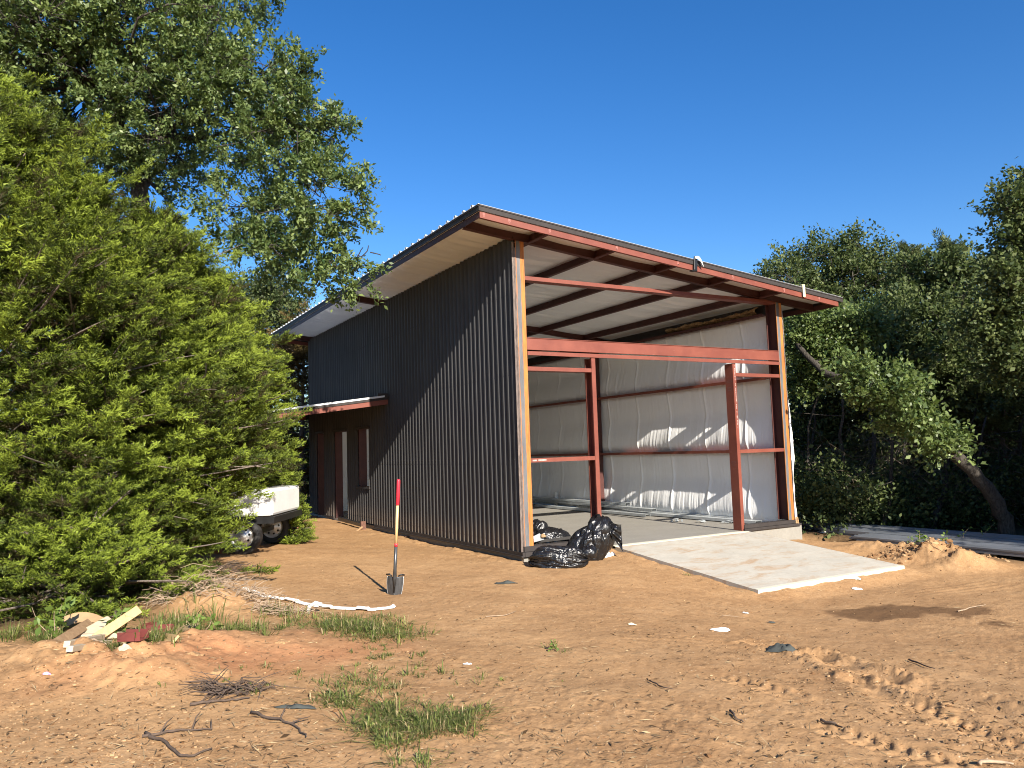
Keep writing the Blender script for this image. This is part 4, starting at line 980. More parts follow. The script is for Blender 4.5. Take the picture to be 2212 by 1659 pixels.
# fallen branches and sticks
def stick(pix, r, lab, m=M_STICK, fork=(), lift=.015, grp="fallen sticks on the yard"):
    pts = [Vector(G(*p)) for p in pix]; gg = random.Random(len(lab)); full = []
    for a, b in zip(pts[:-1], pts[1:]):
        for i in range(4): q = a.lerp(b, i/4); q += Vector((gg.uniform(-1, 1), gg.uniform(-1, 1), 0))*r*1.2; q.z = GZ(q.x, q.y)+lift; full.append(q)
    q = pts[-1].copy(); q.z += lift; full.append(q); mb = MB(); mb.tube(full, [r*(1-.6*i/(len(full)-1)) for i in range(len(full))], 6)
    for (i, dx, dz, ln) in fork:
        a = full[min(i, len(full)-1)]; b = a+Vector(CR)*dx+Vector((CF[0], CF[1], 0))*ln+Vector((0, 0, dz)); mb.tube([a, a.lerp(b, .5)+Vector((0, 0, dz*.3)), b], [r*.6, r*.45, r*.2], 5)
    o = mb.build("stick", m, None, True, loc=full[0]); return tag(o, lab, "stick", grp)
stick([(312, 1586), (345, 1600), (385, 1632), (420, 1637), (458, 1621)], .011, "long curved dark stick bending around at the bottom left of the yard")
stick([(308, 1592), (350, 1585), (400, 1580), (457, 1580)], .010, "straight dark stick lying across the curved one", fork=((4, .03, .06, .1), (9, .02, .08, .08), (12, -.05, .02, .12)))
stick([(543, 1542), (590, 1555), (640, 1568), (662, 1592)], .010, "forked dark stick near the lower grass patch", fork=((5, .02, .05, .1), (7, .1, .02, .06)))
stick([(415, 1525), (450, 1521), (500, 1518), (540, 1512)], .011, "dark stick in front of the small brush heap")
stick([(155, 1418), (190, 1424), (235, 1424), (270, 1420)], .010, "tan root lying along the boards and rocks", M_STICKP)
stick([(1578, 1543), (1592, 1558), (1606, 1565)], .009, "short dark stick in the middle right foreground")
stick([(1775, 1560), (1800, 1568), (1820, 1572)], .010, "short straight dark stick in the right foreground beside tread marks")
stick([(1965, 1425), (1990, 1436), (2020, 1447)], .009, "thin dark stick lying right of the ruts below the damp patch")
stick([(2110, 1652), (2160, 1651), (2190, 1655)], .012, "pale stick at the bottom right corner", M_STICKP)
stick([(1560, 1360-28), (1590, 1335), (1610, 1338)], .004, "hair thin twig behind the lone paper", M_STICKP)
stick([(1050, 1335), (1090, 1332), (1115, 1322)], .005, "thin dry twig between the grass and the black rag", M_STICKP)
stick([(2070, 1325), (2095, 1318), (2130, 1310)], .008, "pale stick at the right end of the damp patch", M_STICKP)
stick([(1405, 1475), (1430, 1490), (1455, 1496)], .006, "small dark twig in the centre foreground")
stick([(1960, 1165+40), (2000, 1212), (2040, 1219)], .008, "dark thin stick poking from the dirt mound", M_STICK)
# brush heap
def brush(px, py, rx, ry, hz, n, lab, seed, m=M_STICKP):
    c = G(px, py); gg = random.Random(seed); mb = MB()
    for k in range(n):
        a = gg.uniform(0, 6.28); rr = math.sqrt(gg.random()); q = Vector(c)+Vector(CR)*math.cos(a)*rr*rx+Vector((CF[0], CF[1], 0))*math.sin(a)*rr*ry
        q.z = GZ(q.x, q.y)+gg.uniform(0, hz)*(1-rr*.7); d = Vector((gg.uniform(-1, 1), gg.uniform(-1, 1), gg.uniform(-.25, .35)))*gg.uniform(.12, .38)
        mid = q+d*.5+Vector((gg.uniform(-.04, .04), gg.uniform(-.04, .04), gg.uniform(0, .05))); r0 = gg.uniform(.002, .006); mb.tube([q, mid, q+d], [r0, r0*.8, r0*.4], 4, False)
    o = mb.build("brush_heap", m, None, loc=c); return tag(o, lab, "brush heap", "dry brush heaps")
brush(455, 1305, .75, .55, .32, 420, "dry tan brush heap beside the junipers at the yard edge", 2)
brush(610, 1325, .35, .2, .12, 110, "low pale brush by the white plastic strip", 3)
brush(495, 1497, .22, .09, .07, 80, "small dark twig heap on the bare dirt", 4, M_STICK)
brush(500, 1238, .45, .3, .2, 160, "dark tangle of twigs in front of the trailer wheel", 5, M_STICK)

# ------------------------------------------------------------------ white trailer behind the junipers
def trailer():
    w = P(523, 1191, 13.1); gz = GZ(w[0], w[1]); t = thing("trailer", (w[0], w[1], gz), "white cargo trailer parked behind the junipers with one steel wheel showing", "trailer")
    ex = Vector((CR[0], CR[1], 0)).normalized(); ey = Vector((CF[0], CF[1], 0)).normalized(); o3 = Vector((w[0], w[1], gz))
    def q(a, b, c): return o3+ex*a+ey*b+Vector((0, 0, c))
    def bx(mb, a0, a1, b0, b1, c0, c1): mb.hexa([q(a0, b0, c0), q(a1, b0, c0), q(a1, b1, c0), q(a0, b1, c0), q(a0, b0, c1), q(a1, b0, c1), q(a1, b1, c1), q(a0, b1, c1)])
    mb = MB(); bx(mb, -3.2, .50, .05, 1.75, .62, 1.08); mb.build("body", M_TRL, t, bevel=.05)
    mb = MB(); bx(mb, -3.25, .54, .02, .09, .50, .615); bx(mb, -3.25, .54, 1.7, 1.77, .50, .615); bx(mb, -3.25, -3.15, .095, 1.695, .50, .615); bx(mb, .46, .54, .095, 1.695, .50, .615); mb.build("frame", M_BLK, t)
    R_ = .31
    for b0 in (-.03, 1.62):
        c0 = q(0, b0, R_-.01)
        def ring(rr, dy, n=36): return [c0+ex*math.cos(2*math.pi*i/n)*rr+Vector((0, 0, 1))*math.sin(2*math.pi*i/n)*rr+ey*dy for i in range(n)]
        def loft(rs, m, nm, par):
            mb = MB(); rows = [ring(*x) for x in rs]; n = 36
            for A_, B_ in zip(rows[:-1], rows[1:]):
                for i in range(n): j = (i+1) % n; mb.poly([A_[i], A_[j], B_[j], B_[i]])
            o = mb.build(nm, m, par, True); md = o.modifiers.new("w", 'WELD'); md.merge_threshold = .0005; return o
        wh = loft([(.19, .20), (.29, .20), (R_, .165), (R_, .035), (.29, .0), (.205, .005), (.19, .03)], M_RUB, "wheel", t)
        rim = loft([(.20, .004), (.185, .02), (.175, .045), (.16, .035), (.085, .015), (.075, -.005), (.0005, -.005)], M_RIM, "rim", wh)
        mb = MB()
        for k in range(8):
            a = 2*math.pi*(k+.3)/8; cc = c0+ex*math.cos(a)*.125+Vector((0, 0, 1))*math.sin(a)*.125+ey*.0215; n = 10
            mb.poly([cc+ex*math.cos(2*math.pi*i/n)*.021+Vector((0, 0, 1))*math.sin(2*math.pi*i/n)*.021 for i in range(n)])
        mb.build("rim_hole", M_BLK, wh)
    mb = MB(); bx(mb, -.05, .05, .2, 1.6, .26, .34); mb.build("axle", M_BLK, t)
trailer()

# ------------------------------------------------------------------ panel sheets stacked in front of the woods
PS = [("upper long blue grey sheet stack at the back nearest the trees", 8.55, 8.95, -9.5, 2.3, .16), ("long blue grey sheet stack just in front of the back one", 8.05, 8.50, -9.8, .6, .13),
      ("low grey sheet stack nearest the dirt mound", 7.50, 8.0, -10.0, -.55, .10), ("short grey sheet lying at the far end by the slab corner", 8.98, 9.22, -.6, 3.6, .06)]
for lab, xa, xb, ya, yb, hh in PS:
    zb = -.40; t = thing("sheet_stack", ((xa+xb)/2, yb, zb), lab, "metal sheets", "stacked metal sheets beside the woods")
    mb = MB(); k = 0
    nl = max(2, int(hh/.032))
    for i in range(nl):
        z = zb+.07+hh*i/nl; dx = g7.uniform(-.03, .03); dy = g7.uniform(-.25, .25); x = xa; prf = []
        while x < xb-.01:
            prf += [(x, 0), (x+.06, 0), (x+.075, .02), (x+.10, .02), (x+.115, 0)]; x += .115
        for (p_, d_), (q_, e_) in zip(prf[:-1], prf[1:]):
            if q_-p_ < 1e-6: continue
            mb.poly([(p_+dx, ya+dy, z+d_), (q_+dx, ya+dy, z+e_), (q_+dx, yb+dy, z+e_), (p_+dx, yb+dy, z+d_)])
        mb.poly([(xa+dx, ya+dy, z), (xa+dx, yb+dy, z), (xa+dx, yb+dy, z-.03), (xa+dx, ya+dy, z-.03)])
        mb.poly([(xa+dx, yb+dy, z), (xb+dx, yb+dy, z), (xb+dx, yb+dy, z-.025), (xa+dx, yb+dy, z-.025)])
    mb.build("sheets", M_PANEL, t)
    mb = MB()
    y = yb-.5
    while y > ya: mb.box(xa-.05, xb+.02, y-.045, y+.045, zb-.08, zb+.038); y -= 2.2
    mb.build("bearer", M_LUMD, t)

# ------------------------------------------------------------------ trees
RIGHT = np.array([CR[0], CR[1], 0]); RIGHT /= np.linalg.norm(RIGHT)
FWD = np.array([CF[0], CF[1], 0]); FWD /= np.linalg.norm(FWD)
UP = np.array([0, 0, 1.])
def ell(px, py, rx, ry, d, rd=None):
    s = d/FPX; return (P(px, py, d), rx*s, (rd if rd is not None else max(rx, ry)*s*.9), ry*s)
def nrm(a): return a/np.maximum(np.linalg.norm(a, axis=-1, keepdims=True), 1e-9)
def in_blob(b, n, g, shell=2.4):
    u = nrm(g.normal(size=(n, 3)))*(g.random((n, 1))**(1/shell)); c, rx, rd, rz = b
    return c+RIGHT*u[:, :1]*rx+FWD*u[:, 1:2]*rd+UP*u[:, 2:3]*rz, RIGHT*u[:, :1]+FWD*u[:, 1:2]+UP*u[:, 2:3]
def leaf_twigs(base, dirs, ln, per, lsize, lw, g, droop=.1, spread=.06):
    n = len(base); t = g.uniform(.05, 1, (n, per)); L_ = ln*np.exp(g.normal(0, .25, (n, 1)))
    p = base[:, None]+dirs[:, None]*(t*L_)[..., None]+g.normal(0, spread, (n, per, 3))-UP*(droop*t*t*L_)[..., None]
    d = nrm(dirs[:, None]*.55+g.normal(0, .62, (n, per, 3))); nn = nrm(g.normal(0, .75, (n, per, 3))+UP*.75)
    s = nrm(np.cross(d, nn)); sz = lsize*np.exp(g.normal(0, .22, (n, per)))
    d = d*sz[..., None]; s = s*(sz*lw)[..., None]; nn = np.cross(s, d); nn = nrm(nn)*(sz*.10)[..., None]
    v = np.stack([p, p+d*.45+s*.5+nn, p+d, p+d*.5-s*.5+nn], 2).reshape(-1, 3)
    tw = g.normal(0, .14, (n, 1)); tint = np.clip(.42+tw+g.normal(0, .17, (n, per))+.12*(t-.5), 0, 1).reshape(-1)
    return v, tint
def curve(a, b, g, sag=.12, n=5, up=0):
    a = np.asarray(a, float); b = np.asarray(b, float); l = np.linalg.norm(b-a); o = g.normal(0, sag*l, 3); o[2] = abs(o[2])*up-(1-up)*abs(o[2])*.0
    ts = np.linspace(0, 1, n); return [a+(b-a)*t+o*math.sin(math.pi*t)+g.normal(0, .012*l, 3)*(0 < t < 1) for t in ts]
def broadleaf(name, label, cat, group, trunk, r0, blobs, nclus, per, lsize, m, seed, bk=M_BARK, tw=.34, lw=.5, gaps=.0, limb_r=.35, twigs=True, shell=2.6, bark_limbs=None, spread=.07):
    g = np.random.default_rng(seed); trunk = [np.asarray(p, float) for p in trunk]; base = trunk[0]
    t = thing(name, base, label, cat, group)
    mb = MB(); nT = len(trunk); full = []; 
    for a, b in zip(trunk[:-1], trunk[1:]): full += [a+(b-a)*k/4+g.normal(0, r0*.12, 3)*(k > 0) for k in range(4)]
    full.append(trunk[-1]); rad = [r0*(1.25 if i == 0 else 1)*(1-.62*i/(len(full)-1)) for i in range(len(full))]; mb.tube(full, rad, 10)
    sk = [(p, r) for p, r in zip(full, rad)][len(full)//3:]
    vol = np.array([(b[1]*b[3])**.9 for b in blobs]); cnt = np.maximum(4, (nclus*vol/vol.sum())).astype(int)
    Bp, Bd = [], []
    for b, n in zip(blobs, cnt):
        pts = np.array([s[0] for s in sk]); dd = np.linalg.norm(pts-b[0], axis=1)+np.maximum(0, pts[:, 2]-b[0][2])*1.0; i = int(np.argmin(dd)); rr = min(sk[i][1]*.8, r0*limb_r)
        cv = curve(sk[i][0], b[0], g, .10, 7); rs = np.linspace(rr, rr*.35, 7); mb.tube(cv, list(rs), 7, False); lim = list(zip(cv, rs)); sk += lim[2:]
        sub, _ = in_blob(b, max(4, n//9), g, 3); subs = []
        for q in sub:
            a = lim[int(g.integers(2, 7))]; cv2 = curve(a[0], q, g, .14, 5); rs2 = np.linspace(max(.012, a[1]*.55), .008, 5); mb.tube(cv2, list(rs2), 5, False); subs += list(zip(cv2[1:], rs2[1:]))
        c, u = in_blob(b, n, g, shell); sp = np.array([s[0] for s in subs])
        if gaps:
            k = (vnoise(c[:, 0]*1.1+c[:, 2]*.7, c[:, 1]*1.1-c[:, 2]*.9, seed) > -.5+gaps); c, u = c[k], u[k]
        di = nrm(u+g.normal(0, .5, u.shape)+UP*.15); Bp.append(c); Bd.append(di)
        if twigs:
            for q, d in zip(c, di):
                j = int(np.argmin(((sp-q)**2).sum(1))); a = sp[j]; mid = (a+q)/2+g.normal(0, .04, 3); mb.tube([a, mid, q, q+d*tw*.8], [.009, .007, .005, .002], 3, False)
    Bp = np.concatenate(Bp); Bd = np.concatenate(Bd)
    mb.build("trunk", bk, t, True)
    v, tint = leaf_twigs(Bp, Bd, tw, per, lsize, lw, g, spread=spread)
    np_mesh("crown", v, 4, m, t, {'tint': tint})
    return t
def trunk_px(pts, drop=True):
    out = [P(*p) for p in pts]
    if drop: out[0][2] = GZ(out[0][0], out[0][1])-.12
    return out

# big oak on the left, its crown above the junipers and over the edge of the roof
D = 15.5
ob = [ell(*a) for a in [(60, 40, 230, 150, 15), (280, 30, 210, 120, 15.5), (430, 100, 120, 80, 15), (560, 165, 100, 62, 14.6), (632, 235, 72, 62, 14.5), (420, 250, 210, 120, 15.5), (590, 330, 125, 85, 14.6),
      (690, 395, 60, 60, 14.2), (700, 480, 85, 48, 14.0), (560, 465, 120, 62, 14.8), (620, 560, 95, 34, 14.4), (738, 575, 55, 28, 13.9), (800, 545, 34, 14, 13.8), (190, 210, 200, 110, 16), (320, 370, 130, 50, 16), (90, 300, 130, 60, 16.5),
      (-180, 120, 260, 220, 16), (150, -200, 330, 170, 16), (480, -60, 150, 80, 15.5), (655, 152, 26, 36, 14.3), (715, 275, 30, 40, 14.3), (765, 375, 26, 34, 14), (770, 440, 40, 22, 13.9), (690, 615, 42, 26, 14.1), (545, 520, 60, 22, 14.6), (765, 610, 30, 16, 13.8)]]
broadleaf("oak_tree", "large spreading oak towering behind the junipers, one bough reaching the shed eave", "tree", None,
          trunk_px([(300, 1150, 16.2), (305, 800, 16.2), (310, 560, 16.0), (300, 400, 15.8), (250, 220, 15.6)]), .30, ob, 3300, 64, .084, M_OAK, 101, M_BARKD, .34, .5, .06, .55, spread=.055)

# junipers
def spray_template(g):
    tri = []; tn = []
    def sliver(p, d, l, w, ti):
        n_ = np.cross(d, g.normal(size=3)); n_ = n_/np.linalg.norm(n_)*w; tri.append([p-n_*.5, p+n_*.5, p+d*l]); tn.append(ti)
    nb = 15
    for i in range(nb):
        x = .04+.26*i/nb; sgn = 1 if i % 2 else -1; l = .115*(1-.72*(i/nb))+.02; ph = g.uniform(-.8, .8)
        d = np.array([.75, sgn*.62*math.cos(ph), .62*math.sin(ph)+.12]); d /= np.linalg.norm(d); m = max(3, int(l/.017))
        for k in range(m):
            s = (k+.6)/m; p = np.array([x, 0, .02*math.sin(x*9)])+d*l*s
            for _ in range(1 if k % 3 else 2):
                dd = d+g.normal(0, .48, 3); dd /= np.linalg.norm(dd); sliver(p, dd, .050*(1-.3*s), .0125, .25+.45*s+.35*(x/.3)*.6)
        sliver(np.array([x, 0, 0.]), d, l, .006, .2)
    for k in range(6):
        d = np.array([1, g.normal(0, .35), g.normal(0, .35)]); sliver(np.array([.28, 0, .01]), d/np.linalg.norm(d), .05, .011, .95)
    return np.array(tri), np.array(tn)
TPL = [spray_template(np.random.default_rng(200+i)) for i in range(6)]
def sprays(p, ax, scale, g, tone=0):
    n = len(p); ax = nrm(ax); sd_ = nrm(np.cross(ax, UP+g.normal(0, .25, (n, 3)))); up = np.cross(sd_, ax); V, T = [], []
    which = g.integers(0, len(TPL), n); br = g.normal(0, .13, n)+tone
    for k, (tr, tn) in enumerate(TPL):
        w = np.where(which == k)[0]
        if not len(w): continue
        Bm = np.stack([ax[w], sd_[w], up[w]], 1)*scale[w][:, None, None]         # rows
        q = np.einsum('tij,njk->ntik', tr, Bm)+p[w][:, None, None]
        V.append(q.reshape(-1, 3)); T.append(np.clip(tn[None]+br[w][:, None], 0, 1).ravel())
    return np.concatenate(V), np.concatenate(T)
def juniper(name, label, base, cx, cy_top, depth, radius, nsp, m, seed, scale=1.0, zlow=.12, group="junipers at the left edge", lean=0, fat=.75, tone=0, twig_n=300, low=.66):
    g = np.random.default_rng(seed); base = np.asarray(base, float); top = P(cx, cy_top, depth); Ht = top[2]-base[2]; axis = top-base
    t = thing(name, base, label, "tree", group)
    def rad(h, th):
        prof = np.minimum(1, ((1-h)/fat))**.8*np.clip(low+h*2.2, 0, 1)
        return radius*prof*(1+.34*fbm(th*1.4+np.cos(th)*.5, h*5, 3, seed)+.12)
    per = 10; nb = nsp//per
    h = np.sort(g.random(nb)**.9)*.985; th = np.cumsum(np.full(nb, 2.39996))+g.normal(0, .5, nb)
    ln = np.maximum(.16, rad(h, th)*np.exp(g.normal(0, .17, nb))*(1+.35*vnoise(th*3, h*40, seed+3)))
    out = np.cos(th)[:, None]*RIGHT+np.sin(th)[:, None]*FWD
    rise = (.10+.75*h**1.6+g.normal(0, .10, nb))[:, None]
    bdir = nrm(out+UP*rise); root = base+axis*(zlow/Ht+h*(1-zlow/Ht)*.985)[:, None]-UP*(.15*(1-h))[:, None]
    s_ = 1-.62*g.random((nb, per))**1.35; s_[:, 0] = 1.0
    droop = -UP*((.16*(1-h))[:, None, None]*(s_**2)[..., None]*ln[:, None, None])
    sidev = nrm(np.cross(bdir, UP)); lat = g.normal(0, 1, (nb, per))*(.10+.16*np.minimum(1, ln)[:, None])*(1.15-.85*s_+.12); ver = g.normal(0, .075, (nb, per))
    p = root[:, None]+bdir[:, None]*(s_*ln[:, None])[..., None]+droop+sidev[:, None]*lat[..., None]+UP*ver[..., None]
    ax = bdir[:, None]*.95+sidev[:, None]*(np.sign(lat)*np.minimum(1, np.abs(lat)*3.2))[..., None]+g.normal(0, .26, (nb, per, 3))+UP*.12
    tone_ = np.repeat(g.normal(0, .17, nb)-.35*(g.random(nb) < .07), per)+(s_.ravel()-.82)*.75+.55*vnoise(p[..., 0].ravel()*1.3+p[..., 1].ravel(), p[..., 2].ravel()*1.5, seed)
    p = p.reshape(-1, 3); ax = ax.reshape(-1, 3); n = len(p); p[:, 2] = np.maximum(p[:, 2], base[2]+.04)
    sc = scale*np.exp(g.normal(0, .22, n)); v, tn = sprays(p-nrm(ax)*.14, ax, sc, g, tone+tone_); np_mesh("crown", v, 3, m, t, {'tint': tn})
    mb = MB(); tk = [base+axis*s+g.normal(0, .03, 3) for s in np.linspace(0, .97, 9)]; tk[0] = base-UP*.1; mb.tube(tk, [radius*.065*(1-s)+.012 for s in np.linspace(0, .97, 9)], 8)
    for i in range(min(nb, twig_n)):
        k = int(g.integers(0, nb)); a = root[k]; q = a+bdir[k]*ln[k]*.9-UP*.12*(1-h[k])*ln[k]; mid = (a+q)/2+g.normal(0, .08, 3)-UP*.05; mb.tube([a, mid, q, q+(q-mid)*.25+g.normal(0, .04, 3)], [.022, .015, .009, .003], 4, False)
    mb.build("trunk", M_BARKJ, t, True); return t
def jb(px, py, d):
    p = P(px, py, d); p[2] = GZ(p[0], p[1]); return p
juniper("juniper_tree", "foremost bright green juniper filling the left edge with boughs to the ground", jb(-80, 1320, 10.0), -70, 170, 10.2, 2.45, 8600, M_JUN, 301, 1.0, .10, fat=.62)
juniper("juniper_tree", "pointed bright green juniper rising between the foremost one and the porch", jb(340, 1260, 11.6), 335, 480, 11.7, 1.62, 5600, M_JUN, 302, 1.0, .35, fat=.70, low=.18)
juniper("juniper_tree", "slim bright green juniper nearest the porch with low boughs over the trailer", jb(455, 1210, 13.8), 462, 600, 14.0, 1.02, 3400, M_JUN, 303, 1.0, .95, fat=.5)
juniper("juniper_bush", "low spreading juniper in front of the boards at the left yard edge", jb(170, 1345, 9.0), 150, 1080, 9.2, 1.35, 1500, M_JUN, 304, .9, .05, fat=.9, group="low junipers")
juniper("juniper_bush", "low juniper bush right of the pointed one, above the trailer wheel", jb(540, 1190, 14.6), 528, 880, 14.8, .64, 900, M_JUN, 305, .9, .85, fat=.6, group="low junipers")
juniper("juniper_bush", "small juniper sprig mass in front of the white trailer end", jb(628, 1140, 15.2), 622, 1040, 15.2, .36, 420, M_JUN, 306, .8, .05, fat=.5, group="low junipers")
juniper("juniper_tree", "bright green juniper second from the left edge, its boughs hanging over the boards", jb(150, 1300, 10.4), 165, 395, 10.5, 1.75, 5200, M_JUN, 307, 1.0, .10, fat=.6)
# trees behind the shed at the left
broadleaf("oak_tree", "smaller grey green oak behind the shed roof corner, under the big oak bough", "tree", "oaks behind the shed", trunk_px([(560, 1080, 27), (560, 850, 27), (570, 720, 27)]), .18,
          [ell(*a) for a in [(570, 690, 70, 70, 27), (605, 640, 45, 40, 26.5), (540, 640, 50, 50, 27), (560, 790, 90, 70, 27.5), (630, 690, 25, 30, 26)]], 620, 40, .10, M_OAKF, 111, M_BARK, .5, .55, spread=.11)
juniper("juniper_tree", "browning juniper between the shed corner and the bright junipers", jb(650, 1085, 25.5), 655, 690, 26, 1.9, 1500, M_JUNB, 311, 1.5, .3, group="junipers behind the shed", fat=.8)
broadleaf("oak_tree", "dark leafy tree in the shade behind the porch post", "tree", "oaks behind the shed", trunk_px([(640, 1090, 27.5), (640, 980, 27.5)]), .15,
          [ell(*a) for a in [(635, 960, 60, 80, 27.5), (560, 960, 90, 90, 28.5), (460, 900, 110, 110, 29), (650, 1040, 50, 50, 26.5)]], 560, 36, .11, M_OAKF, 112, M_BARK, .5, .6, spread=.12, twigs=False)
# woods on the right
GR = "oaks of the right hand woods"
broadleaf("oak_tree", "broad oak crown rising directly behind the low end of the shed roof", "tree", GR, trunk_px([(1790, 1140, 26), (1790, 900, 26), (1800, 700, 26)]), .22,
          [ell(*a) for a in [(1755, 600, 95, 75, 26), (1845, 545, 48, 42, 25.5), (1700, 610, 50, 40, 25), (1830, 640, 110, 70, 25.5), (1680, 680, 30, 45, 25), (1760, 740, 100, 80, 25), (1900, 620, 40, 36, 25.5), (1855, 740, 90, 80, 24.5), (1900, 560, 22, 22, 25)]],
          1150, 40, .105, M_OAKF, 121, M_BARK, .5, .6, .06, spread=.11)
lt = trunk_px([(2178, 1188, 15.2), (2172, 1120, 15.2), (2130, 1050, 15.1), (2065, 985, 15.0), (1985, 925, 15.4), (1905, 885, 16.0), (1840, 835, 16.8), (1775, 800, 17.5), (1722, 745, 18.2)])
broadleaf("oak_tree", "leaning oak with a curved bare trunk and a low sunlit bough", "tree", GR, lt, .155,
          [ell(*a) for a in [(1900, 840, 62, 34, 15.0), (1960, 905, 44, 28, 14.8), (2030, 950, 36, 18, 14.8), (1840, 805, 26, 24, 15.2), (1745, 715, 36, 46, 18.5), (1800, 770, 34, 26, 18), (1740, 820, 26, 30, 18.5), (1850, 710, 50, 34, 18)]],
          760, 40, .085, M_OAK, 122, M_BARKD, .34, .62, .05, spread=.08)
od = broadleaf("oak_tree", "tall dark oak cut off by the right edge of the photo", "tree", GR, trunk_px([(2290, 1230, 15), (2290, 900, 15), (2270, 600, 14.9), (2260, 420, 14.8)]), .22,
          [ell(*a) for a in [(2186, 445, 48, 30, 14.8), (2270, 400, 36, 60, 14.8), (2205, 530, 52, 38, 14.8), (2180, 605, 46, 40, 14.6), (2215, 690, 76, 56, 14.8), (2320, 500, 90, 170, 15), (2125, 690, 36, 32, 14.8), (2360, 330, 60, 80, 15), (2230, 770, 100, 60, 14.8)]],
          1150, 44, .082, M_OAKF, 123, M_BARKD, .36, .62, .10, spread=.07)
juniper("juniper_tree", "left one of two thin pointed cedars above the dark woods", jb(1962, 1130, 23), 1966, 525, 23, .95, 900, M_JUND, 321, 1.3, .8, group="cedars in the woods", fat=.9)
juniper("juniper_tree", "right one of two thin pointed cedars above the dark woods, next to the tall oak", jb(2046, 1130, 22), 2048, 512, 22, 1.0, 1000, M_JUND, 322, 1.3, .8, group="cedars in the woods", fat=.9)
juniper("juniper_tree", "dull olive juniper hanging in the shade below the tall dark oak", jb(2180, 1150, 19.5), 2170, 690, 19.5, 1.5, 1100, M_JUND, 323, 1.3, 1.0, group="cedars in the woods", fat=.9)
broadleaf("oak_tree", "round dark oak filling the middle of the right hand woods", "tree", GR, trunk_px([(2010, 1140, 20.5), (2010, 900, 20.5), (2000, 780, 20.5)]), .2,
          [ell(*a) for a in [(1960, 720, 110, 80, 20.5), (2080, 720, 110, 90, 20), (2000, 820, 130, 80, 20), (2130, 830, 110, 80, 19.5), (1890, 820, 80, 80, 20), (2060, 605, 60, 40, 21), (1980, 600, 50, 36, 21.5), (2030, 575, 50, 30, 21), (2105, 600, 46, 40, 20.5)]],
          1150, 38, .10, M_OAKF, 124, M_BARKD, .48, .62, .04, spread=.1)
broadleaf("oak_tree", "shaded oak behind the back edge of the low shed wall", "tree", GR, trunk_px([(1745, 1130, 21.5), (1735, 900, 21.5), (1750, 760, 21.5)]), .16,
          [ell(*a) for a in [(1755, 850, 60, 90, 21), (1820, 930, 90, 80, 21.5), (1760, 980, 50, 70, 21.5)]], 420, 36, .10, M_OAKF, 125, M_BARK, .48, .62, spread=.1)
# thin trunks in the shade
for i, (px, py, d, top, r) in enumerate([(1800, 1128, 18, 820, .045), (1838, 1135, 17.5, 860, .06), (1862, 1135, 19, 800, .075), (1905, 1142, 17.2, 870, .05), (1960, 1145, 19, 840, .06), (2012, 1150, 17.5, 880, .08), (2075, 1160, 18.5, 850, .06), (2120, 1165, 17.6, 900, .05), (2200, 1172, 19, 800, .07), (1770, 1125, 19.5, 830, .05)]):
    g = np.random.default_rng(400+i); a = P(px, py, d); a[2] = GZ(a[0], a[1])-.05; b = P(px+g.normal(0, 22), top, d+.4); t = thing("sapling", a, ("thin bare trunk in the shade of the right hand woods" if i not in (5, 2) else "thicker reddish trunk in the shade behind the sheet stacks"), "sapling", "bare saplings in the shade" if i not in (5, 2) else "thicker saplings in the shade")
    mb = MB(); cv = curve(a, b, g, .05, 8); mb.tube(cv, list(np.linspace(r, r*.4, 8)), 7)
    for k in range(9):
        q = cv[int(g.integers(1, 8))]; e = q+g.normal(0, .5, 3)*np.array([1, 1, .6]); mb.tube(curve(q, e, g, .15, 4), [r*.3, r*.22, r*.14, .004], 4, False)
    mb.build("trunk", M_BARKD, t, True)
    v, tn = leaf_twigs(np.array(cv[4:])+g.normal(0, .35, (4, 3)), nrm(g.normal(0, 1, (4, 3))), .5, 18, .08, .6, g); np_mesh("crown", v, 4, M_OAKF, t, {'tint': tn})
# undergrowth and far woods (masses)
def mass(name, label, items, per, ls, m, seed, tw=.5, cat="undergrowth", stems=True):
    g = np.random.default_rng(seed); A_, Dd = [], []
    for (b, n) in items: c, u = in_blob(b, n, g, 2.0); A_.append(c); Dd.append(nrm(u+g.normal(0, .6, u.shape)+UP*.3))
    A_ = np.concatenate(A_); Dd = np.concatenate(Dd); z = H(A_[:, 0], A_[:, 1]); A_[:, 2] = np.maximum(A_[:, 2], z+.05)
    v, tn = leaf_twigs(A_, Dd, tw, per, ls, .6, g, spread=.12); o = np_mesh(name, v, 4, m, None, {'tint': tn}); tag(o, label, cat, kind='stuff'); return o
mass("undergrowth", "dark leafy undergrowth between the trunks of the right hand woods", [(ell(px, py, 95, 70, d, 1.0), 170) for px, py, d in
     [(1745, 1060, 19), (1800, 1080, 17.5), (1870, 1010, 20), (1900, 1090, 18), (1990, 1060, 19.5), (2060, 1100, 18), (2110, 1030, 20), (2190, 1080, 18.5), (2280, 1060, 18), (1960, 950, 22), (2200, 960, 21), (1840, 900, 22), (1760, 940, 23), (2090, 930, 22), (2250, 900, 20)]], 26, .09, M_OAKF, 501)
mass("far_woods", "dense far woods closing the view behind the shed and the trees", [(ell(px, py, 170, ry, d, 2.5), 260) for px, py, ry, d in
     [(-300, 900, 160, 34), (-50, 900, 160, 35), (200, 900, 150, 36), (420, 900, 130, 37), (620, 930, 110, 38), (760, 940, 100, 42), (1750, 930, 130, 33), (1900, 930, 140, 32), (2060, 930, 150, 31), (2240, 930, 170, 30), (2420, 900, 200, 29), (2000, 1080, 60, 27), (1800, 1080, 60, 28), (2200, 1080, 70, 26), (560, 1050, 60, 33), (300, 1050, 70, 32), (40, 1050, 70, 31), (-200, 1050, 90, 30)]], 24, .17, M_OAKF, 502, .9, "woods")
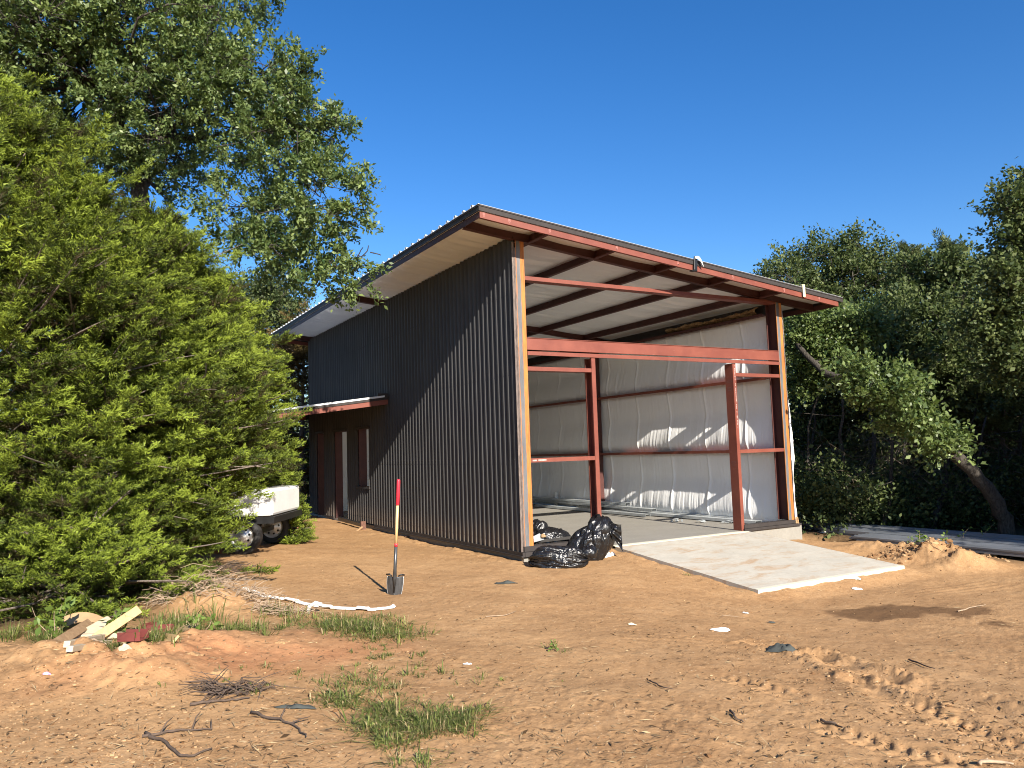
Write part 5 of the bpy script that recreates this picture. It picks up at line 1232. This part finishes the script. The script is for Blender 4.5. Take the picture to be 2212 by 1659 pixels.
def twigs_mass():
    g = np.random.default_rng(77); A_ = []
    for px, py, d in [(1760, 1020, 19), (1830, 1050, 18), (1890, 980, 19), (1950, 1040, 18.5), (2040, 1060, 18), (2110, 1000, 19), (2180, 1060, 18), (2250, 1000, 18), (1990, 960, 20), (2090, 920, 20), (2160, 900, 20)]:
        c, u = in_blob(ell(px, py, 80, 75, d, 1.0), 260, g, 2); A_.append(c)
    A_ = np.concatenate(A_); n = len(A_); A_[:, 2] = np.maximum(A_[:, 2], H(A_[:, 0], A_[:, 1])+.05)
    d = nrm(g.normal(0, 1, (n, 3))*np.array([1, 1, .8]))*(.5*np.exp(g.normal(0, .4, n)))[:, None]; s = nrm(np.cross(d, g.normal(0, 1, (n, 3))))*.007
    m1 = A_+d*.5+g.normal(0, .04, (n, 3)); q1 = np.stack([A_-s, A_+s, m1+s*.7, m1-s*.7], 1); q2 = np.stack([m1-s*.7, m1+s*.7, A_+d+s*.15, A_+d-s*.15], 1)
    o = np_mesh("bare_brush", np.concatenate([q1, q2], 1).reshape(-1, 3), 4, leafmat("bare_twig", (.06, .048, .036), (.26, .21, .16), (.1, .08, .06), .02, .9, .1), None, {'tint': np.repeat(g.random(n)**1.5, 2)}); tag(o, "bare twiggy brush tangled in the shade of the right hand woods", "brush", kind='stuff')
twigs_mass()
# oaks that stand on past the right edge of the view and shade the woods' edge
for i, (dx, dy, rz) in enumerate(((-.2, -5.4, .9), (3.2, -4.6, 2.2), (2.0, -10.5, 3.4), (-1.3, -11.0, 4.4))):
    c = od.copy(); COL.objects.link(c); c.location = (od.location[0]+dx, od.location[1]+dy, GZ(od.location[0]+dx, od.location[1]+dy)); c.rotation_euler = (0, 0, rz); c.scale = (.95, .95, (.80, .62, .70, .85)[i])
    c['label'] = ["shading oak standing just past the right edge beside the sheet stacks", "second shading oak farther along the wood edge past the right side", "shading oak set back in the wood past the right side", "shading oak nearest the photographer past the right side"][i]; c['group'] = "oaks past the right edge"
    for ch in od.children: d = ch.copy(); COL.objects.link(d); d.parent = c

src = bpy.data.objects['juniper_tree.001']
for i, (x, y, rz, sc) in enumerate(((9.6, -5.9, .5, .95), (11.6, -5.2, 1.9, 1.05), (13.6, -5.6, 3.3, 1.0))):  # unseen junipers added to shade the undergrowth and sheet stacks
    c = src.copy(); COL.objects.link(c); c.location = (x, y, GZ(x, y)); c.rotation_euler = (0, 0, rz); c.scale = (sc*1.1, sc*1.1, sc)
    c['label'] = ["added juniper just past the right edge shading the sheet stacks", "second added juniper past the right edge at the wood margin", "third added juniper past the right edge, deepest in the wood"][i]; c['group'] = "added junipers past the right edge"
    for ch in src.children: d = ch.copy(); COL.objects.link(d); d.parent = c

# ------------------------------------------------------------------ grass and weeds
def blades(pts, d, h, wid, ln, g):
    n = len(pts); s = np.stack([-d[:, 1], d[:, 0], np.zeros(n)], -1)*(wid*np.exp(g.normal(0, .25, n)))[:, None]; ln = ln[:, None]
    p0 = pts-UP*.01; p1 = pts+UP*(h*.62/np.sqrt(1+ln[:, 0]**2))[:, None]+d*(ln*.40)*h[:, None]; p2 = pts+UP*(h*(.95/(1+ln[:, 0]**1.3)))[:, None]+d*ln*h[:, None]
    q1 = np.stack([p0-s*.5, p0+s*.5, p1+s*.42, p1-s*.42], 1); q2 = np.stack([p1-s*.42, p1+s*.42, p2+s*.05, p2-s*.05], 1)
    return np.concatenate([q1, q2], 1).reshape(-1, 3)
def patch(name, label, ells, hgt, wid, m, seed, lean=.6, clump=1.0):
    g = np.random.default_rng(seed); P_, D_, H_, L_, T_ = [], [], [], [], []
    for (px, py, rx, ry, n) in ells:
        k = max(2, int(n/15)); cx = px+g.normal(0, .52, k)*rx; cy = py+g.normal(0, .52, k)*ry
        for x, y in zip(cx, cy):
            nb = int(g.integers(7, 24)); q = G0(x, y, it=3); sc = math.exp(g.normal(-.1, .38)); tt = g.normal(.45, .16)
            a = g.uniform(0, 6.283, nb); r = np.abs(g.normal(0, .022*clump*sc+.006, nb)); d = np.stack([np.cos(a), np.sin(a), np.zeros(nb)], -1)
            P_.append(q+d*r[:, None]); D_.append(d); H_.append(hgt*sc*np.exp(g.normal(0, .3, nb))); L_.append(lean*np.abs(g.normal(.75, .45, nb))); T_.append(np.where(g.random(nb) < .13, 0, np.clip(tt+g.normal(0, .17, nb), .2, 1)))
    P_ = np.concatenate(P_); P_[:, 2] = H(P_[:, 0], P_[:, 1]); v = blades(P_, np.concatenate(D_), np.concatenate(H_), wid, np.concatenate(L_), g)
    o = np_mesh(name, v, 4, m, None, {'tint': np.repeat(np.concatenate(T_), 2)}); return tag(o, label, "grass", kind='stuff')
patch("grass", "green grass patch beside the white plastic strip", [(790, 1358, 75, 24, 1650), (720, 1348, 45, 18, 715), (850, 1372, 60, 14, 550), (640, 1352, 50, 12, 220)], .068, .0065, M_GRASS, 601, 1.6, 1.8)
patch("grass", "lower grass patch with trailing runners in the foreground", [(740, 1510, 45, 20, 605), (840, 1530, 60, 22, 385), (900, 1555, 85, 30, 1265), (970, 1560, 60, 24, 660), (800, 1570, 50, 16, 330), (850, 1600, 45, 10, 220), (800, 1480, 70, 16, 275), (920, 1640, 60, 8, 110), (1020, 1535, 30, 10, 110)], .052, .006, M_GRASS, 602, 1.7, 1.8)
patch("grass", "sparse grass tufts thinning out over the bare dirt", [(840, 1410, 90, 16, 231), (900, 1450, 110, 25, 181), (800, 1440, 60, 18, 143), (1050, 1470, 150, 40, 110), (700, 1470, 90, 20, 143), (560, 1500, 90, 25, 66), (1190, 1400, 60, 40, 44), (600, 1450, 120, 20, 88), (430, 1480, 150, 20, 49)], .04, .005, M_GRASS, 603, .9)
patch("grass", "long grass and weeds growing around the dumped boards", [(315, 1410, 40, 12, 660), (330, 1400, 50, 18, 550), (380, 1358, 50, 22, 660), (480, 1372, 60, 16, 385), (100, 1385, 50, 14, 440), (20, 1372, 50, 14, 275), (280, 1425, 40, 10, 385), (560, 1370, 50, 12, 220), (440, 1345, 40, 20, 330), (600, 1330, 60, 14, 220)], .10, .007, M_GRASS, 604, 1.1, 1.6)
patch("grass", "thin grass fringe along the ramp slab front edge", [(1650, 1283, 35, 4, 88), (1760, 1262, 60, 3, 49), (1840, 1248, 40, 3, 33), (1480, 1245, 60, 6, 33)], .035, .005, M_GRASS, 605)
patch("grass", "sparse grass fringe along the ribbed wall foot", [(870, 1140, 40, 4, 49), (960, 1160, 60, 5, 66), (1060, 1182, 40, 5, 33), (640, 1095, 30, 10, 165), (600, 1130, 25, 14, 275)], .06, .007, M_GRASS, 606)
def weed(px, py, h, n, ls, lab, seed, grp, m=M_WEED):
    g = np.random.default_rng(seed); c = G(px, py); t = thing("weed", c, lab, "weed", grp); mb = MB(); A_, Dd = [], []
    for k in range(n):
        e = c+np.array([g.normal(0, h*.3), g.normal(0, h*.3), h*g.uniform(.6, 1)]); cv = curve(c, e, g, .12, 5); mb.tube(cv, [.004, .0035, .003, .0025, .0015], 4, False)
        for q in cv[1:]: A_.append(q); Dd.append(nrm(g.normal(0, 1, 3)+UP*.4))
    mb.build("stem", M_STICKP, t, True); v, tn = leaf_twigs(np.array(A_), np.array(Dd), .05, 4, ls, .55, g, spread=.012); np_mesh("leaves", v, 4, m, t, {'tint': np.clip(tn+.25, 0, 1)})
weed(1995, 1182, .30, 3, .075, "yellow green weed sprouting left on the dirt mound", 1, "weeds on the dirt mound")
weed(2040, 1180, .16, 3, .07, "low yellow green weed in the middle of the dirt mound", 2, "weeds on the dirt mound")
weed(2093, 1180, .46, 2, .05, "tall thin weed with small leaves on the right of the dirt mound", 3, "weeds on the dirt mound")
weed(1965, 1190, .18, 2, .05, "dark little weed at the left foot of the dirt mound", 4, "weeds on the dirt mound", M_OAK)
weed(1755, 1215, .10, 3, .03, "small weed in the dirt beside the ramp slab", 5, "weeds on the dirt mound")
weed(120, 1385, .34, 4, .08, "broad leaved weed left of the weathered board", 6, "weeds at the board pile")
weed(262, 1380, .24, 3, .075, "broad leaved weed growing up between the pale boards", 7, "weeds at the board pile")
weed(430, 1385, .22, 4, .06, "bushy weed by the right end of the red steel offcut", 8, "weeds at the board pile")
weed(1200, 1402, .09, 3, .03, "small dry sprig alone on the dirt right of the grass", 9, "weeds at the board pile")
